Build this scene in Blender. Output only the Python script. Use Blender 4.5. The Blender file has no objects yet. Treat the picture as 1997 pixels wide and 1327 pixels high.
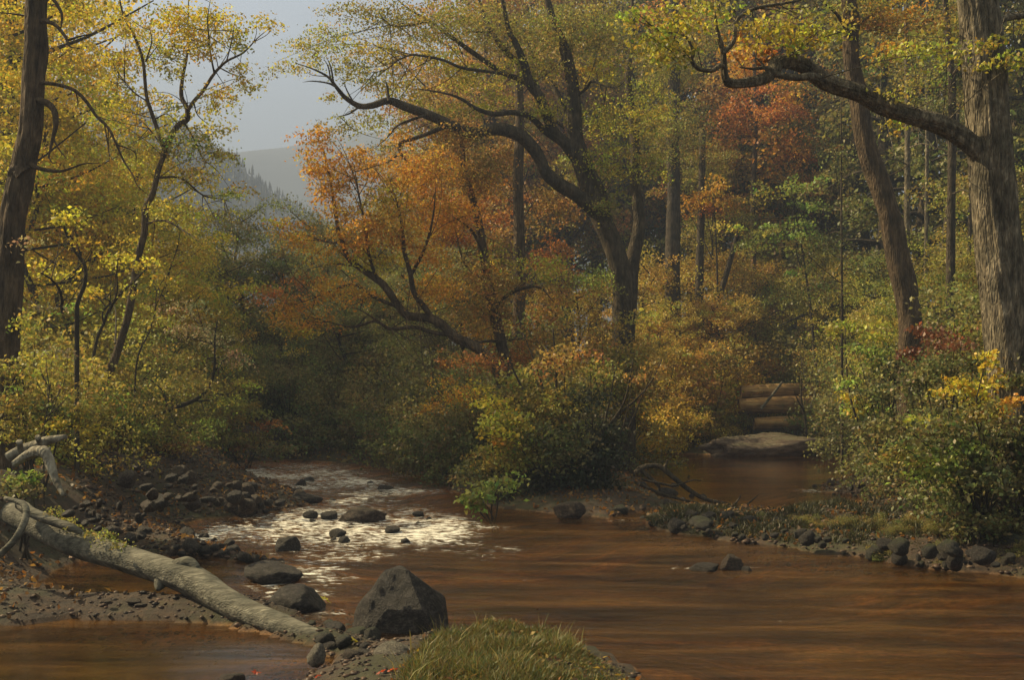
import bpy, bmesh, math, random
import numpy as np
from mathutils import Vector
random.seed(7); RNG = np.random.default_rng(7)
S = bpy.context.scene
col = S.collection
PI = math.pi
# ------------------------------------------------------------------ camera, world, sun, exposure
F, HC, HZ, CX = 2140.0, 1.7, 760.0, 998.5
cam = bpy.data.objects.new('camera', bpy.data.cameras.new('camera')); col.objects.link(cam)
cam.location = (0, 0, HC); cam.rotation_euler = (PI/2, 0, 0)
cam.data.lens = 36*F/1997; cam.data.sensor_width = 36; cam.data.shift_y = (HZ-663.5)/1997
cam.data.clip_end = 6000; cam.data.clip_start = 0.05
S.camera = cam
SUN_AZ, SUN_EL = math.radians(-70), math.radians(40)
w = bpy.data.worlds.new('World'); S.world = w; w.use_nodes = True
nt = w.node_tree; nt.nodes.clear()
sky = nt.nodes.new('ShaderNodeTexSky'); sky.sky_type = 'NISHITA'; sky.sun_disc = False
sky.sun_elevation = SUN_EL; sky.sun_rotation = SUN_AZ % (2*PI)
sky.dust_density = 1.2; sky.air_density = 1.3; sky.ozone_density = 1.0
hs = nt.nodes.new('ShaderNodeHueSaturation'); hs.inputs['Saturation'].default_value = 0.55
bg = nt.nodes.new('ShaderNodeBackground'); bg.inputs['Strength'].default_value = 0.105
wo = nt.nodes.new('ShaderNodeOutputWorld')
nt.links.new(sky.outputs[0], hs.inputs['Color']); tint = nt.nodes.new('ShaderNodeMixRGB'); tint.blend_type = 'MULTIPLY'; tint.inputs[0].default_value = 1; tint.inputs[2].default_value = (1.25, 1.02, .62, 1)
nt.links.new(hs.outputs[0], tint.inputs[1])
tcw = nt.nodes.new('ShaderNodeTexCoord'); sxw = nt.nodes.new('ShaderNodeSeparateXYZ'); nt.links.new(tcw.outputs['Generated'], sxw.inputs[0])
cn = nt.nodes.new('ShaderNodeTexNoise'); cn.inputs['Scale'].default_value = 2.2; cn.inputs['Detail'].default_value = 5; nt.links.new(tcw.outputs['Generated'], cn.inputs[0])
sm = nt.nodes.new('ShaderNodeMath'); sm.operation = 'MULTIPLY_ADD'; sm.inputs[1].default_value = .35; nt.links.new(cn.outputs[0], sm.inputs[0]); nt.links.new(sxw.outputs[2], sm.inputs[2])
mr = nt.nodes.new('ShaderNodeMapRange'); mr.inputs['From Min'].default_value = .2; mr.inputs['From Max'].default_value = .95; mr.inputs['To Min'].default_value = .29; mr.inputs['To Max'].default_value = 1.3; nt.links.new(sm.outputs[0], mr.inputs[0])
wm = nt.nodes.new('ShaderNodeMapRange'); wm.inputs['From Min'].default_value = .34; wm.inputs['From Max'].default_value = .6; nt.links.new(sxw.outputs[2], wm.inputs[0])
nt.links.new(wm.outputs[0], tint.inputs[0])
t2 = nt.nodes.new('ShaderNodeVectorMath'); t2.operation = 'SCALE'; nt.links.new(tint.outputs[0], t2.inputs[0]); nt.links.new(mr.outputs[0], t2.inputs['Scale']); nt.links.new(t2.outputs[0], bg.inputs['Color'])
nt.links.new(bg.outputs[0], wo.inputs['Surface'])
sl = bpy.data.lights.new('sun', 'SUN'); sl.energy = 5.0; sl.angle = math.radians(0.5); sl.color = (1, .80, .47)
so = bpy.data.objects.new('sun', sl); col.objects.link(so)
sv = Vector((math.sin(SUN_AZ)*math.cos(SUN_EL), math.cos(SUN_AZ)*math.cos(SUN_EL), math.sin(SUN_EL)))
so.rotation_euler = sv.to_track_quat('Z', 'Y').to_euler()
S.view_settings.view_transform = 'Standard'; S.view_settings.look = 'None'
S.view_settings.exposure = 0.92; S.view_settings.gamma = 1
S.cycles.max_bounces = 7; S.cycles.diffuse_bounces = 5; S.cycles.glossy_bounces = 3
S.cycles.transmission_bounces = 4; S.cycles.transparent_max_bounces = 8; S.cycles.volume_bounces = 0
S.cycles.caustics_reflective = False; S.cycles.caustics_refractive = False
S.cycles.sample_clamp_indirect = 4; S.cycles.use_denoising = True

# ------------------------------------------------------------------ helpers
def P(px, py, Y): return np.array(((px-CX)/F*Y, Y, HC+(HZ-py)/F*Y))
def W(px, py, z=0.0): return P(px, py, F*(HC-z)/(py-HZ))
def _h(i, j, k, s):
    n = (i*374761393 + j*668265263 + k*2147483647 + s*1274126177) & 0xffffffff
    n = ((n ^ (n >> 13))*1274126177) & 0xffffffff
    return ((n ^ (n >> 16)) & 0xffff)/65535.0
def noise(x, y, z=0, s=0):
    x, y, z = np.broadcast_arrays(np.asarray(x, float), np.asarray(y, float), np.asarray(z, float))
    i, j, k = (np.floor(a).astype(np.int64) for a in (x, y, z))
    u, v, t = x-i, y-j, z-k
    u, v, t = (a*a*(3-2*a) for a in (u, v, t))
    r = 0
    for a in (0, 1):
        for b in (0, 1):
            for c in (0, 1):
                r = r + _h(i+a, j+b, k+c, s)*(u if a else 1-u)*(v if b else 1-v)*(t if c else 1-t)
    return r*2-1
def fbm(x, y, z=0, s=0, o=3):
    r = 0; a = 1.0
    for q in range(o):
        f = 2.0**q; r = r + a*noise(np.asarray(x)*f, np.asarray(y)*f, np.asarray(z)*f, s+q); a *= .5
    return r

def mesh_np(name, V, Fa, mat, cols=None, smooth=False):
    """V (n,3), Fa (m,k) array of equal-sided faces"""
    V = np.asarray(V, np.float32); Fa = np.asarray(Fa, np.int32)
    m = bpy.data.meshes.new(name); k = Fa.shape[1]
    m.vertices.add(len(V)); m.vertices.foreach_set('co', V.ravel())
    m.loops.add(Fa.size); m.loops.foreach_set('vertex_index', Fa.ravel())
    m.polygons.add(len(Fa)); m.polygons.foreach_set('loop_start', np.arange(0, Fa.size, k, dtype=np.int32))
    if cols is not None:
        a = m.attributes.new('col', 'FLOAT_COLOR', 'FACE')
        c = np.ones((len(Fa), 4), np.float32); c[:, :3] = cols; a.data.foreach_set('color', c.ravel())
    m.update(calc_edges=True)
    if smooth: m.polygons.foreach_set('use_smooth', np.ones(len(Fa), bool))
    m.materials.append(mat)
    return m
def link(name, mesh, parent=None, loc=None):
    o = bpy.data.objects.new(name, mesh); col.objects.link(o)
    if parent is not None: o.parent = parent
    if loc is not None: o.location = loc
    return o
def tag(o, label=None, cat=None, group=None, kind=None):
    if label: o['label'] = label
    if cat: o['category'] = cat
    if group: o['group'] = group
    if kind: o['kind'] = kind
    return o
def empty(name, loc, label, cat, group=None):
    o = bpy.data.objects.new(name, None); col.objects.link(o); o.location = [float(a) for a in loc]
    o.empty_display_size = .3
    return tag(o, label, cat, group)
def copy_tree(o, parent=None):
    c = o.copy(); col.objects.link(c); c.parent = parent
    for ch in o.children: copy_tree(ch, c)
    return c

class Tubes:
    def __init__(s): s.V = []; s.F = []; s.n = 0
    def add(s, pts, rad, sides=8, sub=4, rough=.08, seed=0, furrow=0, cap=True):
        pts = np.array(pts, float); rad = np.interp(np.linspace(0, 1, len(pts)), np.linspace(0, 1, len(rad)), rad)
        n = len(pts)
        if n == 1: return
        ext = np.vstack([2*pts[0]-pts[1], pts, 2*pts[-1]-pts[-2]])
        out, ro = [], []
        for i in range(n-1):
            p0, p1, p2, p3 = ext[i:i+4]
            for q in range(sub):
                t = q/sub
                out.append(.5*((2*p1)+(-p0+p2)*t+(2*p0-5*p1+4*p2-p3)*t*t+(-p0+3*p1-3*p2+p3)*t**3)); ro.append(rad[i]*(1-t)+rad[i+1]*t)
        out.append(pts[-1]); ro.append(rad[-1]); out = np.array(out); ro = np.array(ro)
        T = np.gradient(out, axis=0); T /= np.linalg.norm(T, axis=1)[:, None]+1e-9
        up = np.array((0, 1, .13)) if abs(T[0][1]) < .8 else np.array((1, 0, .1))
        A = np.zeros_like(T); a = up-T[0]*np.dot(up, T[0]); a /= np.linalg.norm(a)
        for i in range(len(T)):
            a = a-T[i]*np.dot(a, T[i]); a /= np.linalg.norm(a)+1e-9; A[i] = a
        B = np.cross(T, A)
        L = np.concatenate([[0], np.cumsum(np.linalg.norm(np.diff(out, axis=0), axis=1))])
        th = np.linspace(0, 2*PI, sides, endpoint=False)
        c, sn = np.cos(th), np.sin(th)
        lm = L[:, None]/(ro.mean()*4+1e-6)
        d = 1+rough*fbm(c[None]*1.3+lm, sn[None]*1.3, lm*.7, seed, 2)
        if furrow:
            r0 = ro.mean()
            fr = noise(c[None]*5+seed, sn[None]*5, L[:, None]/(r0*5), seed+5)
            fr2 = noise(c[None]*11+seed, sn[None]*11, L[:, None]/(r0*2.2), seed+9)
            d = d+furrow*(1-2*np.abs(fr))*.6+furrow*.4*fr2
        R = ro[:, None]*d
        V = out[:, None]+A[:, None]*(c[None]*R)[..., None]+B[:, None]*(sn[None]*R)[..., None]
        V = V.reshape(-1, 3); m = len(out)
        i = np.arange(m-1)[:, None]*sides; j = np.arange(sides)[None]; jn = (j+1) % sides
        Fq = np.stack([i+j, i+jn, i+sides+jn, i+sides+j], -1).reshape(-1, 4)+s.n
        s.V.append(V); s.F.append(Fq); s.n += len(V)
        if cap:
            for k0, cen in ((0, out[0]), (m-1, out[-1])):
                s.V.append(cen[None]); ci = s.n; s.n += 1
                b = s.n-1-len(V)+k0*sides if k0 == 0 else None
                base = ci-len(V)+k0*sides-(0 if k0 == 0 else 1)
                jj = np.arange(sides); s.F.append(np.stack([base+jj, base+(jj+1) % sides, np.full(sides, ci), np.full(sides, ci)], -1))
    def mesh(s, name, mat, origin=(0, 0, 0), smooth=True):
        V = np.vstack(s.V)-np.array(origin, float); Fq = np.vstack(s.F)
        tri = Fq[:, 2] == Fq[:, 3]
        m = bpy.data.meshes.new(name)
        q = Fq[~tri]; t = Fq[tri][:, :3]
        m.vertices.add(len(V)); m.vertices.foreach_set('co', V.astype(np.float32).ravel())
        lp = np.concatenate([q.ravel(), t.ravel()]).astype(np.int32)
        m.loops.add(len(lp)); m.loops.foreach_set('vertex_index', lp)
        st = np.concatenate([np.arange(len(q))*4, len(q)*4+np.arange(len(t))*3]).astype(np.int32)
        m.polygons.add(len(st)); m.polygons.foreach_set('loop_start', st)
        m.update(calc_edges=True); m.validate()
        if smooth: m.polygons.foreach_set('use_smooth', np.ones(len(m.polygons), bool))
        m.materials.append(mat); return m

class Leaves:
    """collects leaf-shaped faces (kites, slightly bent)"""
    def __init__(s): s.C = []; s.S = []; s.K = []; s.D = []
    def spray(s, c, rad, n, size, colr, droop=.35, flat=.28, var=.22):
        c = np.array(c, float)
        r = rad*np.sqrt(RNG.random(n))*(.8+.4*RNG.random(n)); th = RNG.random(n)*2*PI
        ax = RNG.normal(0, .25, 2)
        x, y = r*np.cos(th), r*np.sin(th)
        z = RNG.normal(0, flat*rad*.5, n)-droop*r*r/rad+ax[0]*x+ax[1]*y
        s.C.append(c+np.stack([x, y, z], 1)); s.S.append(size*(.65+.7*RNG.random(n)))
        k = np.array(colr)*(1+RNG.normal(0, var))
        hue = RNG.normal(0, .10)
        k = k*np.array((1+hue, 1-hue*.6, 1))
        kk = k[None]*np.clip(1+RNG.normal(0, .22, n), .4, 1.8)[:, None]
        kk = kk*np.stack([1+RNG.normal(0, .09, n), 1+RNG.normal(0, .06, n), np.ones(n)], 1)
        s.K.append(np.clip(kk, .01, .85))
    def blob(s, c, rx, ry, rz, size, colr, cover=1.2, spr=.32, **kw):
        """ellipsoid of sprays; cover = how many leaf layers seen from the side"""
        area = PI*rx*rz; n = int(cover*area/(size*size*.42))+6
        srad = min(spr, max(rx, rz)*.7)
        m = max(8, int(38*(srad/.32)**1.4)); ns = max(2, n//m)
        u = RNG.normal(size=(ns, 3)); u /= np.linalg.norm(u, axis=1)[:, None]
        u *= (RNG.random(ns)**.45)[:, None]
        for q in u:
            s.spray(np.array(c)+q*np.array((rx, ry, rz)), srad*(.6+.8*RNG.random()), int(m*(.5+RNG.random())), size, colr, **kw)
    def mesh(s, name, mat, origin=(0, 0, 0)):
        C = np.vstack(s.C)-np.array(origin, float); Sz = np.concatenate(s.S)[:, None]; K = np.vstack(s.K); n = len(C)
        nrm = RNG.normal(size=(n, 3))*np.array((.75, .75, .6))+np.array((0, 0, .55)); nrm /= np.linalg.norm(nrm, axis=1)[:, None]
        a = RNG.normal(size=(n, 3)); a -= nrm*(a*nrm).sum(1)[:, None]; a /= np.linalg.norm(a, axis=1)[:, None]
        b = np.cross(nrm, a)
        V = np.stack([C-a*Sz*.6, C+b*Sz*.38+nrm*Sz*.10-a*Sz*.05, C+a*Sz*.62-nrm*Sz*.06, C-b*Sz*.38+nrm*Sz*.10-a*Sz*.05], 1).reshape(-1, 3)
        return mesh_np(name, V, np.arange(4*n).reshape(n, 4), mat, K)

# ------------------------------------------------------------------ materials
def newmat(name):
    m = bpy.data.materials.new(name); m.use_nodes = True; t = m.node_tree; t.nodes.clear()
    o = t.nodes.new('ShaderNodeOutputMaterial')
    def N(ty, **kw):
        n = t.nodes.new('ShaderNode'+ty)
        for k, v in kw.items():
            if k in n.inputs: n.inputs[k].default_value = v
            else: setattr(n, k, v)
        return n
    return m, t, o, N, t.links.new
def ramp(N, L, src, stops):
    r = N('ValToRGB'); e = r.color_ramp.elements
    while len(e) < len(stops): e.new(.5)
    for q, (p, c) in zip(e, stops): q.position = p; q.color = (*c, 1) if len(c) == 3 else c
    L(src, r.inputs[0]); return r.outputs[0]
def leaf_material(name, trans=.5):
    m, t, o, N, L = newmat(name)
    at = N('Attribute', attribute_name='col'); oi = N('ObjectInfo')
    mx = N('MixRGB', blend_type='MULTIPLY', Fac=1.0); L(at.outputs['Color'], mx.inputs[1]); L(oi.outputs['Color'], mx.inputs[2])
    d = N('BsdfDiffuse'); tr = N('BsdfTranslucent'); g = N('BsdfGlossy', Roughness=.5); g.inputs['Color'].default_value = (.8, .8, .8, 1)
    L(mx.outputs[0], d.inputs[0]); L(mx.outputs[0], tr.inputs[0])
    a = N('MixShader', Fac=trans); L(d.outputs[0], a.inputs[1]); L(tr.outputs[0], a.inputs[2])
    b = N('MixShader', Fac=.035); L(a.outputs[0], b.inputs[1]); L(g.outputs[0], b.inputs[2]); L(b.outputs[0], o.inputs[0])
    return m
LEAF = leaf_material('leaves'); BLADE = leaf_material('grass_blades', .35)
def bark_material(name, c1, c2, c3, zs=.2, scale=20, bump=1.0, dist=.03, vec=None, rot=0):
    m, t, o, N, L = newmat(name)
    tc = N('TexCoord'); mp = N('Mapping'); mp.inputs['Scale'].default_value = vec or (1, 1, zs); mp.inputs['Rotation'].default_value = (0, 0, rot)
    L(tc.outputs['Object'], mp.inputs[0])
    n1 = N('TexNoise', Scale=scale, Detail=6.0, Roughness=.65); n2 = N('TexNoise', Scale=scale*.22, Detail=4.0)
    v = N('TexVoronoi', Scale=scale*1.6, feature='DISTANCE_TO_EDGE')
    L(mp.outputs[0], n1.inputs[0]); L(tc.outputs['Object'], n2.inputs[0]); L(mp.outputs[0], v.inputs[0])
    cr = ramp(N, L, n1.outputs[0], [(.3, c1), (.55, c2), (.75, c3)])
    big = ramp(N, L, n2.outputs[0], [(.35, (.6, .6, .55)), (.65, (1.15, 1.1, 1.0))])
    mx = N('MixRGB', blend_type='MULTIPLY', Fac=1.0); L(cr, mx.inputs[1]); L(big, mx.inputs[2])
    p = N('BsdfPrincipled', Roughness=.9); p.inputs['Specular IOR Level'].default_value = .25
    L(mx.outputs[0], p.inputs['Base Color'])
    ad = N('Math', operation='MULTIPLY_ADD'); L(v.outputs['Distance'], ad.inputs[0]); ad.inputs[1].default_value = 1.3; L(n1.outputs[0], ad.inputs[2])
    bp = N('Bump', Strength=bump, Distance=dist); L(ad.outputs[0], bp.inputs['Height']); L(bp.outputs[0], p.inputs['Normal'])
    L(p.outputs[0], o.inputs[0]); return m
BARK_D = bark_material('dark_bark', (.035, .028, .02), (.09, .072, .05), (.18, .145, .10))
BARK_M = bark_material('brown_bark', (.04, .028, .019), (.12, .086, .054), (.22, .165, .11))
BARK_P = bark_material('grey_furrowed_bark', (.05, .042, .03), (.22, .19, .14), (.5, .44, .33), zs=.22, scale=24, bump=1.0, dist=.04)
LOGM = bark_material('weathered_log', (.05, .048, .038), (.17, .165, .135), (.34, .33, .27), scale=30, bump=.4, dist=.02, vec=(.10, 1, 1), rot=math.radians(36))
BLEACH = bark_material('bleached_wood', (.07, .06, .045), (.26, .245, .2), (.55, .53, .45), zs=.6, scale=12, bump=.6)
LOGR = bark_material('ruddy_log', (.14, .07, .03), (.36, .23, .10), (.55, .42, .2), scale=14, bump=.6, vec=(.08, 1, 1))
TWIG = bark_material('twig_bark', (.03, .024, .017), (.06, .048, .034), (.1, .08, .055), bump=.3)
def rock_material(name, c1, c2, c3, moss=0.0):
    m, t, o, N, L = newmat(name)
    tc = N('TexCoord'); oi = N('ObjectInfo'); va = N('VectorMath', operation='ADD')
    L(tc.outputs['Object'], va.inputs[0]); L(oi.outputs['Random'], va.inputs[1])
    n1 = N('TexNoise', Scale=6.0, Detail=8.0, Roughness=.7); n2 = N('TexNoise', Scale=26.0, Detail=5.0, Roughness=.7)
    L(va.outputs[0], n1.inputs[0]); L(va.outputs[0], n2.inputs[0])
    cm = N('Math', operation='MULTIPLY_ADD'); L(n2.outputs[0], cm.inputs[0]); cm.inputs[1].default_value = .5; cn_ = N('Math', operation='MULTIPLY_ADD'); L(n1.outputs[0], cn_.inputs[0]); cn_.inputs[1].default_value = .9; cn_.inputs[2].default_value = -.2; L(cn_.outputs[0], cm.inputs[2])
    c = ramp(N, L, cm.outputs[0], [(.38, c1), (.5, c2), (.62, c3)])
    g = N('NewGeometry'); sx = N('SeparateXYZ'); L(g.outputs['Normal'], sx.inputs[0])
    mm = N('Math', operation='MULTIPLY'); L(sx.outputs[2], mm.inputs[0]); L(n1.outputs[0], mm.inputs[1])
    mf = ramp(N, L, mm.outputs[0], [(.3, (0, 0, 0)), (.5, (moss,)*3)])
    mx = N('MixRGB', blend_type='MIX'); L(mf, mx.inputs[0]); L(c, mx.inputs[1]); mx.inputs[2].default_value = (.06, .075, .02, 1)
    p = N('BsdfPrincipled', Roughness=.6); L(mx.outputs[0], p.inputs['Base Color'])
    p.inputs['Specular IOR Level'].default_value = .35
    bp = N('Bump', Strength=1.0, Distance=.05); ad = N('Math', operation='ADD'); L(n1.outputs[0], ad.inputs[0]); L(n2.outputs[0], ad.inputs[1])
    L(ad.outputs[0], bp.inputs['Height']); L(bp.outputs[0], p.inputs['Normal']); L(p.outputs[0], o.inputs[0]); return m
ROCK_D = rock_material('dark_rock', (.018, .015, .012), (.042, .034, .027), (.11, .095, .078))
ROCK_M = rock_material('brown_rock', (.03, .02, .014), (.075, .05, .034), (.15, .105, .075), .2)
ROCK_P = rock_material('pale_rock', (.1, .085, .065), (.24, .21, .16), (.4, .36, .28), .25)
ROCK_W = rock_material('mossy_rock', (.025, .024, .018), (.055, .05, .036), (.12, .11, .08), .7)

# ------------------------------------------------------------------ ground shape
def poly(pts, z=0): return np.array([W(a, b, z)[:2] for a, b in pts])
MAIN = poly([(395, 917), (470, 905), (560, 898), (650, 903), (760, 915), (850, 935), (890, 960), (960, 990), (1060, 1002), (1180, 1012), (1230, 1000), (1280, 990), (1262, 1010),
             (1300, 1040), (1450, 1060), (1600, 1082), (1760, 1105), (1900, 1122), (2050, 1130), (2500, 1150), (2900, 1300), (2500, 1900), (1400, 1900),
             (1290, 1400), (1240, 1330), (1180, 1285), (1080, 1245), (960, 1232), (880, 1245), (820, 1258), (740, 1262), (680, 1242), (610, 1226), (560, 1196), (500, 1170), (420, 1165), (300, 1150), (160, 1158),
             (130, 1130), (190, 1105), (330, 1090), (440, 1092), (520, 1100), (500, 1088), (430, 1072), (370, 1050), (338, 1026), (400, 1014), (470, 1008), (540, 1000), (600, 985), (610, 970), (560, 955), (500, 942), (430, 930)])
LOWER = poly([(-300, 1225), (30, 1222), (130, 1205), (220, 1208), (320, 1212), (420, 1222), (520, 1236), (600, 1262), (640, 1300), (560, 1345), (500, 1420), (-500, 1500)])
RIGHT = poly([(1195, 868), (1290, 884), (1400, 888), (1600, 888), (1690, 893), (1740, 915), (1700, 935), (1620, 942), (1600, 960), (1700, 968), (1720, 985), (1600, 1000), (1480, 1006), (1360, 1000), (1290, 980), (1235, 930), (1200, 900), (1150, 880)])
POOL = poly([(90, 1135), (160, 1102), (240, 1085), (330, 1090), (420, 1095), (500, 1108), (525, 1150), (480, 1178), (380, 1176), (250, 1168), (140, 1160)])
def sdf(Pg, x, y):
    """signed distance, negative inside"""
    x = np.asarray(x, float); y = np.asarray(y, float)
    d = np.full(x.shape, 1e18); ins = np.zeros(x.shape, bool)
    for k in range(len(Pg)):
        a, b = Pg[k], Pg[(k+1) % len(Pg)]; e = b-a
        t = np.clip(((x-a[0])*e[0]+(y-a[1])*e[1])/(e@e+1e-12), 0, 1)
        d = np.minimum(d, (x-a[0]-t*e[0])**2+(y-a[1]-t*e[1])**2)
        cnd = (a[1] > y) != (b[1] > y)
        xi = a[0]+(y-a[1])*e[0]/(e[1] if abs(e[1]) > 1e-9 else 1e-9)
        ins ^= cnd & (x < xi)
    d = np.sqrt(d); return np.where(ins, -d, d)
def sstep(a, b, v): t = np.clip((v-a)/(b-a), 0, 1); return t*t*(3-2*t)
def water_d(x, y): return np.minimum(np.minimum(sdf(MAIN, x, y), sdf(LOWER, x, y)), np.minimum(sdf(POOL, x, y)-.08, sdf(RIGHT, x, y)))
def ground(x, y):
    x = np.asarray(x, float); y = np.asarray(y, float)
    d = water_d(x, y)+.10*noise(x*2.3, y*2.3, 0, 3)
    dep = -.05-.28*sstep(0, 1.6, -d)+.02*fbm(x*3, y*3, 0, 5)
    up = .03+.10*sstep(0, .5, d)+.075*np.clip(d, 0, 9)
    up = up+sstep(0, 2, d)*(.05*fbm(x*1.2, y*1.2, 0, 8)+.16*noise(x*.3, y*.3, 0, 9))+.015*fbm(x*6, y*6, 0, 4)*sstep(0, .3, d)
    # right bank climbs, left bank climbs, bar and spit stay low
    up = up+1.15*sstep(3.6, 6.5, x)*sstep(9, 12, y)*sstep(0, 1.4, d)*sstep(.36, .47, x/np.maximum(y, 1))
    up = up+.55*sstep(-3.8, -5.5, x)*sstep(0, 1.2, d)+2.5*sstep(8, 30, x)*sstep(0, 4, d)
    up = up+.06*np.clip(y-36, 0, 200)*sstep(-2, 12, x)
    z = np.where(d < 0, dep, np.maximum(up, .02))
    return z
def gz(x, y): return float(ground(np.array([x]), np.array([y]))[0])
def axis(a, b, fine, ends):
    core = list(np.arange(a, b, fine)); lo, hi = [], []
    st = fine; p = a
    while p > ends[0]: st *= 1.13; p -= st; lo.append(p)
    st = fine; p = b
    while p < ends[1]: st *= 1.13; p += st; hi.append(p)
    return np.array(lo[::-1]+core+hi)
gx = axis(-9, 13, .09, (-850, 850)); gy = axis(4.5, 34, .09, (-80, 1250))
X, Y = np.meshgrid(gx, gy); Z = ground(X.ravel(), Y.ravel())
V = np.stack([X.ravel(), Y.ravel(), Z], 1); nx, ny = len(gx), len(gy)
i = (np.arange(ny-1)[:, None]*nx+np.arange(nx-1)[None]).ravel()
gf = np.stack([i, i+1, i+nx+1, i+nx], 1)
m, t, o, N, L = newmat('forest_soil')
tc = N('TexCoord'); n1 = N('TexNoise', Scale=1.1, Detail=8.0, Roughness=.7); n2 = N('TexNoise', Scale=9.0, Detail=8.0, Roughness=.75); n3 = N('TexVoronoi', Scale=14.0)
for q in (n1, n2, n3): L(tc.outputs['Object'], q.inputs[0])
soil = ramp(N, L, n2.outputs[0], [(.3, (.018, .012, .007)), (.5, (.048, .03, .016)), (.68, (.10, .058, .028))])
moss = ramp(N, L, n2.outputs[0], [(.3, (.022, .02, .008)), (.6, (.05, .048, .015)), (.8, (.1, .08, .025))])
mk = ramp(N, L, n1.outputs[0], [(.47, (0, 0, 0)), (.58, (1, 1, 1))])
mx = N('MixRGB'); L(mk, mx.inputs[0]); L(soil, mx.inputs[1]); L(moss, mx.inputs[2])
bed = ramp(N, L, n2.outputs[0], [(.32, (.24, .12, .035)), (.5, (.62, .34, .10)), (.7, (.80, .52, .2))])
mpb = N('Mapping'); mpb.inputs['Scale'].default_value = (.2, 1.5, 1); mpb.inputs['Rotation'].default_value = (0, 0, .35); L(tc.outputs['Object'], mpb.inputs[0])
n4 = N('TexNoise', Scale=1.6, Detail=7.0, Roughness=.7); L(mpb.outputs[0], n4.inputs[0])
bb = N('MixRGB', blend_type='MULTIPLY', Fac=1.0); L(bed, bb.inputs[1]); L(ramp(N, L, n4.outputs[0], [(.38, (.16, .12, .11)), (.5, (.62, .5, .42)), (.6, (1.35, 1.15, .95))]), bb.inputs[2])
sa = N('Attribute', attribute_name='painted_depth'); sb = N('MixRGB', blend_type='MIX'); L(sa.outputs['Fac'], sb.inputs[0]); L(bb.outputs[0], sb.inputs[1])
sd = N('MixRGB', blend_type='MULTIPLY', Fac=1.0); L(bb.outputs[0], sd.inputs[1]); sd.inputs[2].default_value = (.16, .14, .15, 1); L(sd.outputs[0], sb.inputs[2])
vb = N('MixRGB', blend_type='MULTIPLY', Fac=.6); L(sb.outputs[0], vb.inputs[1])
L(ramp(N, L, n3.outputs['Distance'], [(.1, (1, 1, 1)), (.75, (.35, .33, .3))]), vb.inputs[2])
sx = N('SeparateXYZ'); L(tc.outputs['Object'], sx.inputs[0])
uw = N('MapRange'); uw.inputs['From Min'].default_value = .03; uw.inputs['From Max'].default_value = -.04; L(sx.outputs[2], uw.inputs[0])
m2 = N('MixRGB'); L(uw.outputs[0], m2.inputs[0]); L(mx.outputs[0], m2.inputs[1]); L(vb.outputs[0], m2.inputs[2])
p = N('BsdfPrincipled', Roughness=.85); L(m2.outputs[0], p.inputs['Base Color'])
bp = N('Bump', Strength=.9, Distance=.05); L(n2.outputs[0], bp.inputs['Height']); L(bp.outputs[0], p.inputs['Normal']); L(p.outputs[0], o.inputs[0])
me = mesh_np('ground', V, gf, m, smooth=True); painted_depth = np.zeros(len(V))
for (a_, b_, s1_, s2_, k_) in [(1250, 1090, 2.6, 3.0, 1.0), (1600, 1160, 1.5, 1.6, .7), (1050, 1040, 2.5, 3.5, .7), (1750, 1180, 1.2, .9, .6), (200, 1130, 1.8, .9, .95), (100, 1250, 1.6, .8, .9), (350, 1260, 1.2, .7, .8), (1200, 1150, 1.2, 1.0, .9)]:  # bed colour painted darker in patches, standing in for deep absorbing water and reflections
    q_ = W(a_, b_); painted_depth = np.maximum(painted_depth, k_*np.exp(-((V[:, 0]-q_[0])/s1_)**2-((V[:, 1]-q_[1])/s2_)**2))
painted_depth = np.clip(painted_depth*(1+.7*fbm(V[:, 0]*.9, V[:, 1]*2.2, 0, 90)), 0, 1)
at_ = me.attributes.new('painted_depth', 'FLOAT', 'POINT'); at_.data.foreach_set('value', painted_depth.astype(np.float32))
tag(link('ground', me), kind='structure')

# ------------------------------------------------------------------ water
def gauss(x, y, px, py, sx_, sy_):
    c = W(px, py); return np.exp(-((x-c[0])/sx_)**2-((y-c[1])/sy_)**2)
wx = np.arange(-8, 13, .055); wy = np.concatenate([np.arange(2.2, 14, .055), np.arange(14, 33, .11)])
X, Y = np.meshgrid(wx, wy); x, y = X.ravel(), Y.ravel()
d = water_d(x, y)
rap = np.zeros_like(x)
for (a, b, s1, s2, k) in [(560, 915, 2.2, 3.0, .9), (620, 945, 2.0, 2.2, 1), (700, 960, 1.6, 1.5, .8), (560, 1005, 1.2, 1.2, .9), (480, 1040, .9, .8, 1), (600, 1055, .9, .8, 1),
                          (700, 1050, .8, .7, .8), (800, 1075, .6, .4, .6), (640, 1130, .3, .4, 1), (610, 1160, .22, .4, 1), (645, 1200, .18, .25, .9), (400, 1040, .4, .4, .8), (1340, 1108, .25, .15, .7), (1470, 1108, .25, .15, .6),
                          (1230, 885, .5, .9, 1.0), (1575, 958, .35, .5, .9), (1690, 965, .3, .3, .6), (1200, 1016, .35, .3, .6), (850, 1050, .8, .5, .5), (1130, 1085, .5, .3, .35)]:
    rap = np.maximum(rap, k*gauss(x, y, a, b, s1, s2))
RAP = poly([(380, 930), (470, 905), (640, 905), (780, 925), (880, 955), (820, 985), (900, 1020), (1000, 1055), (990, 1095), (840, 1090), (700, 1110), (700, 1140), (740, 1250), (640, 1235), (590, 1150), (560, 1110), (430, 1070), (345, 1030), (400, 1012), (480, 1000), (600, 985), (560, 950)])
rap = np.maximum(rap*.75, sstep(.55, -.9, sdf(RAP, x, y)+.55*noise(x*1.4, y*1.1, 0, 72)+.3*noise(x*4, y*5, 0, 73))*(.76+.34*noise(x*1.1, y*.7, 0, 71)))
rap = np.clip(rap, 0, 1)
ruf = np.where(np.minimum(np.minimum(sdf(LOWER, x, y), sdf(POOL, x, y)), sdf(RIGHT, x, y)) < .15, .05, .30)
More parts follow.
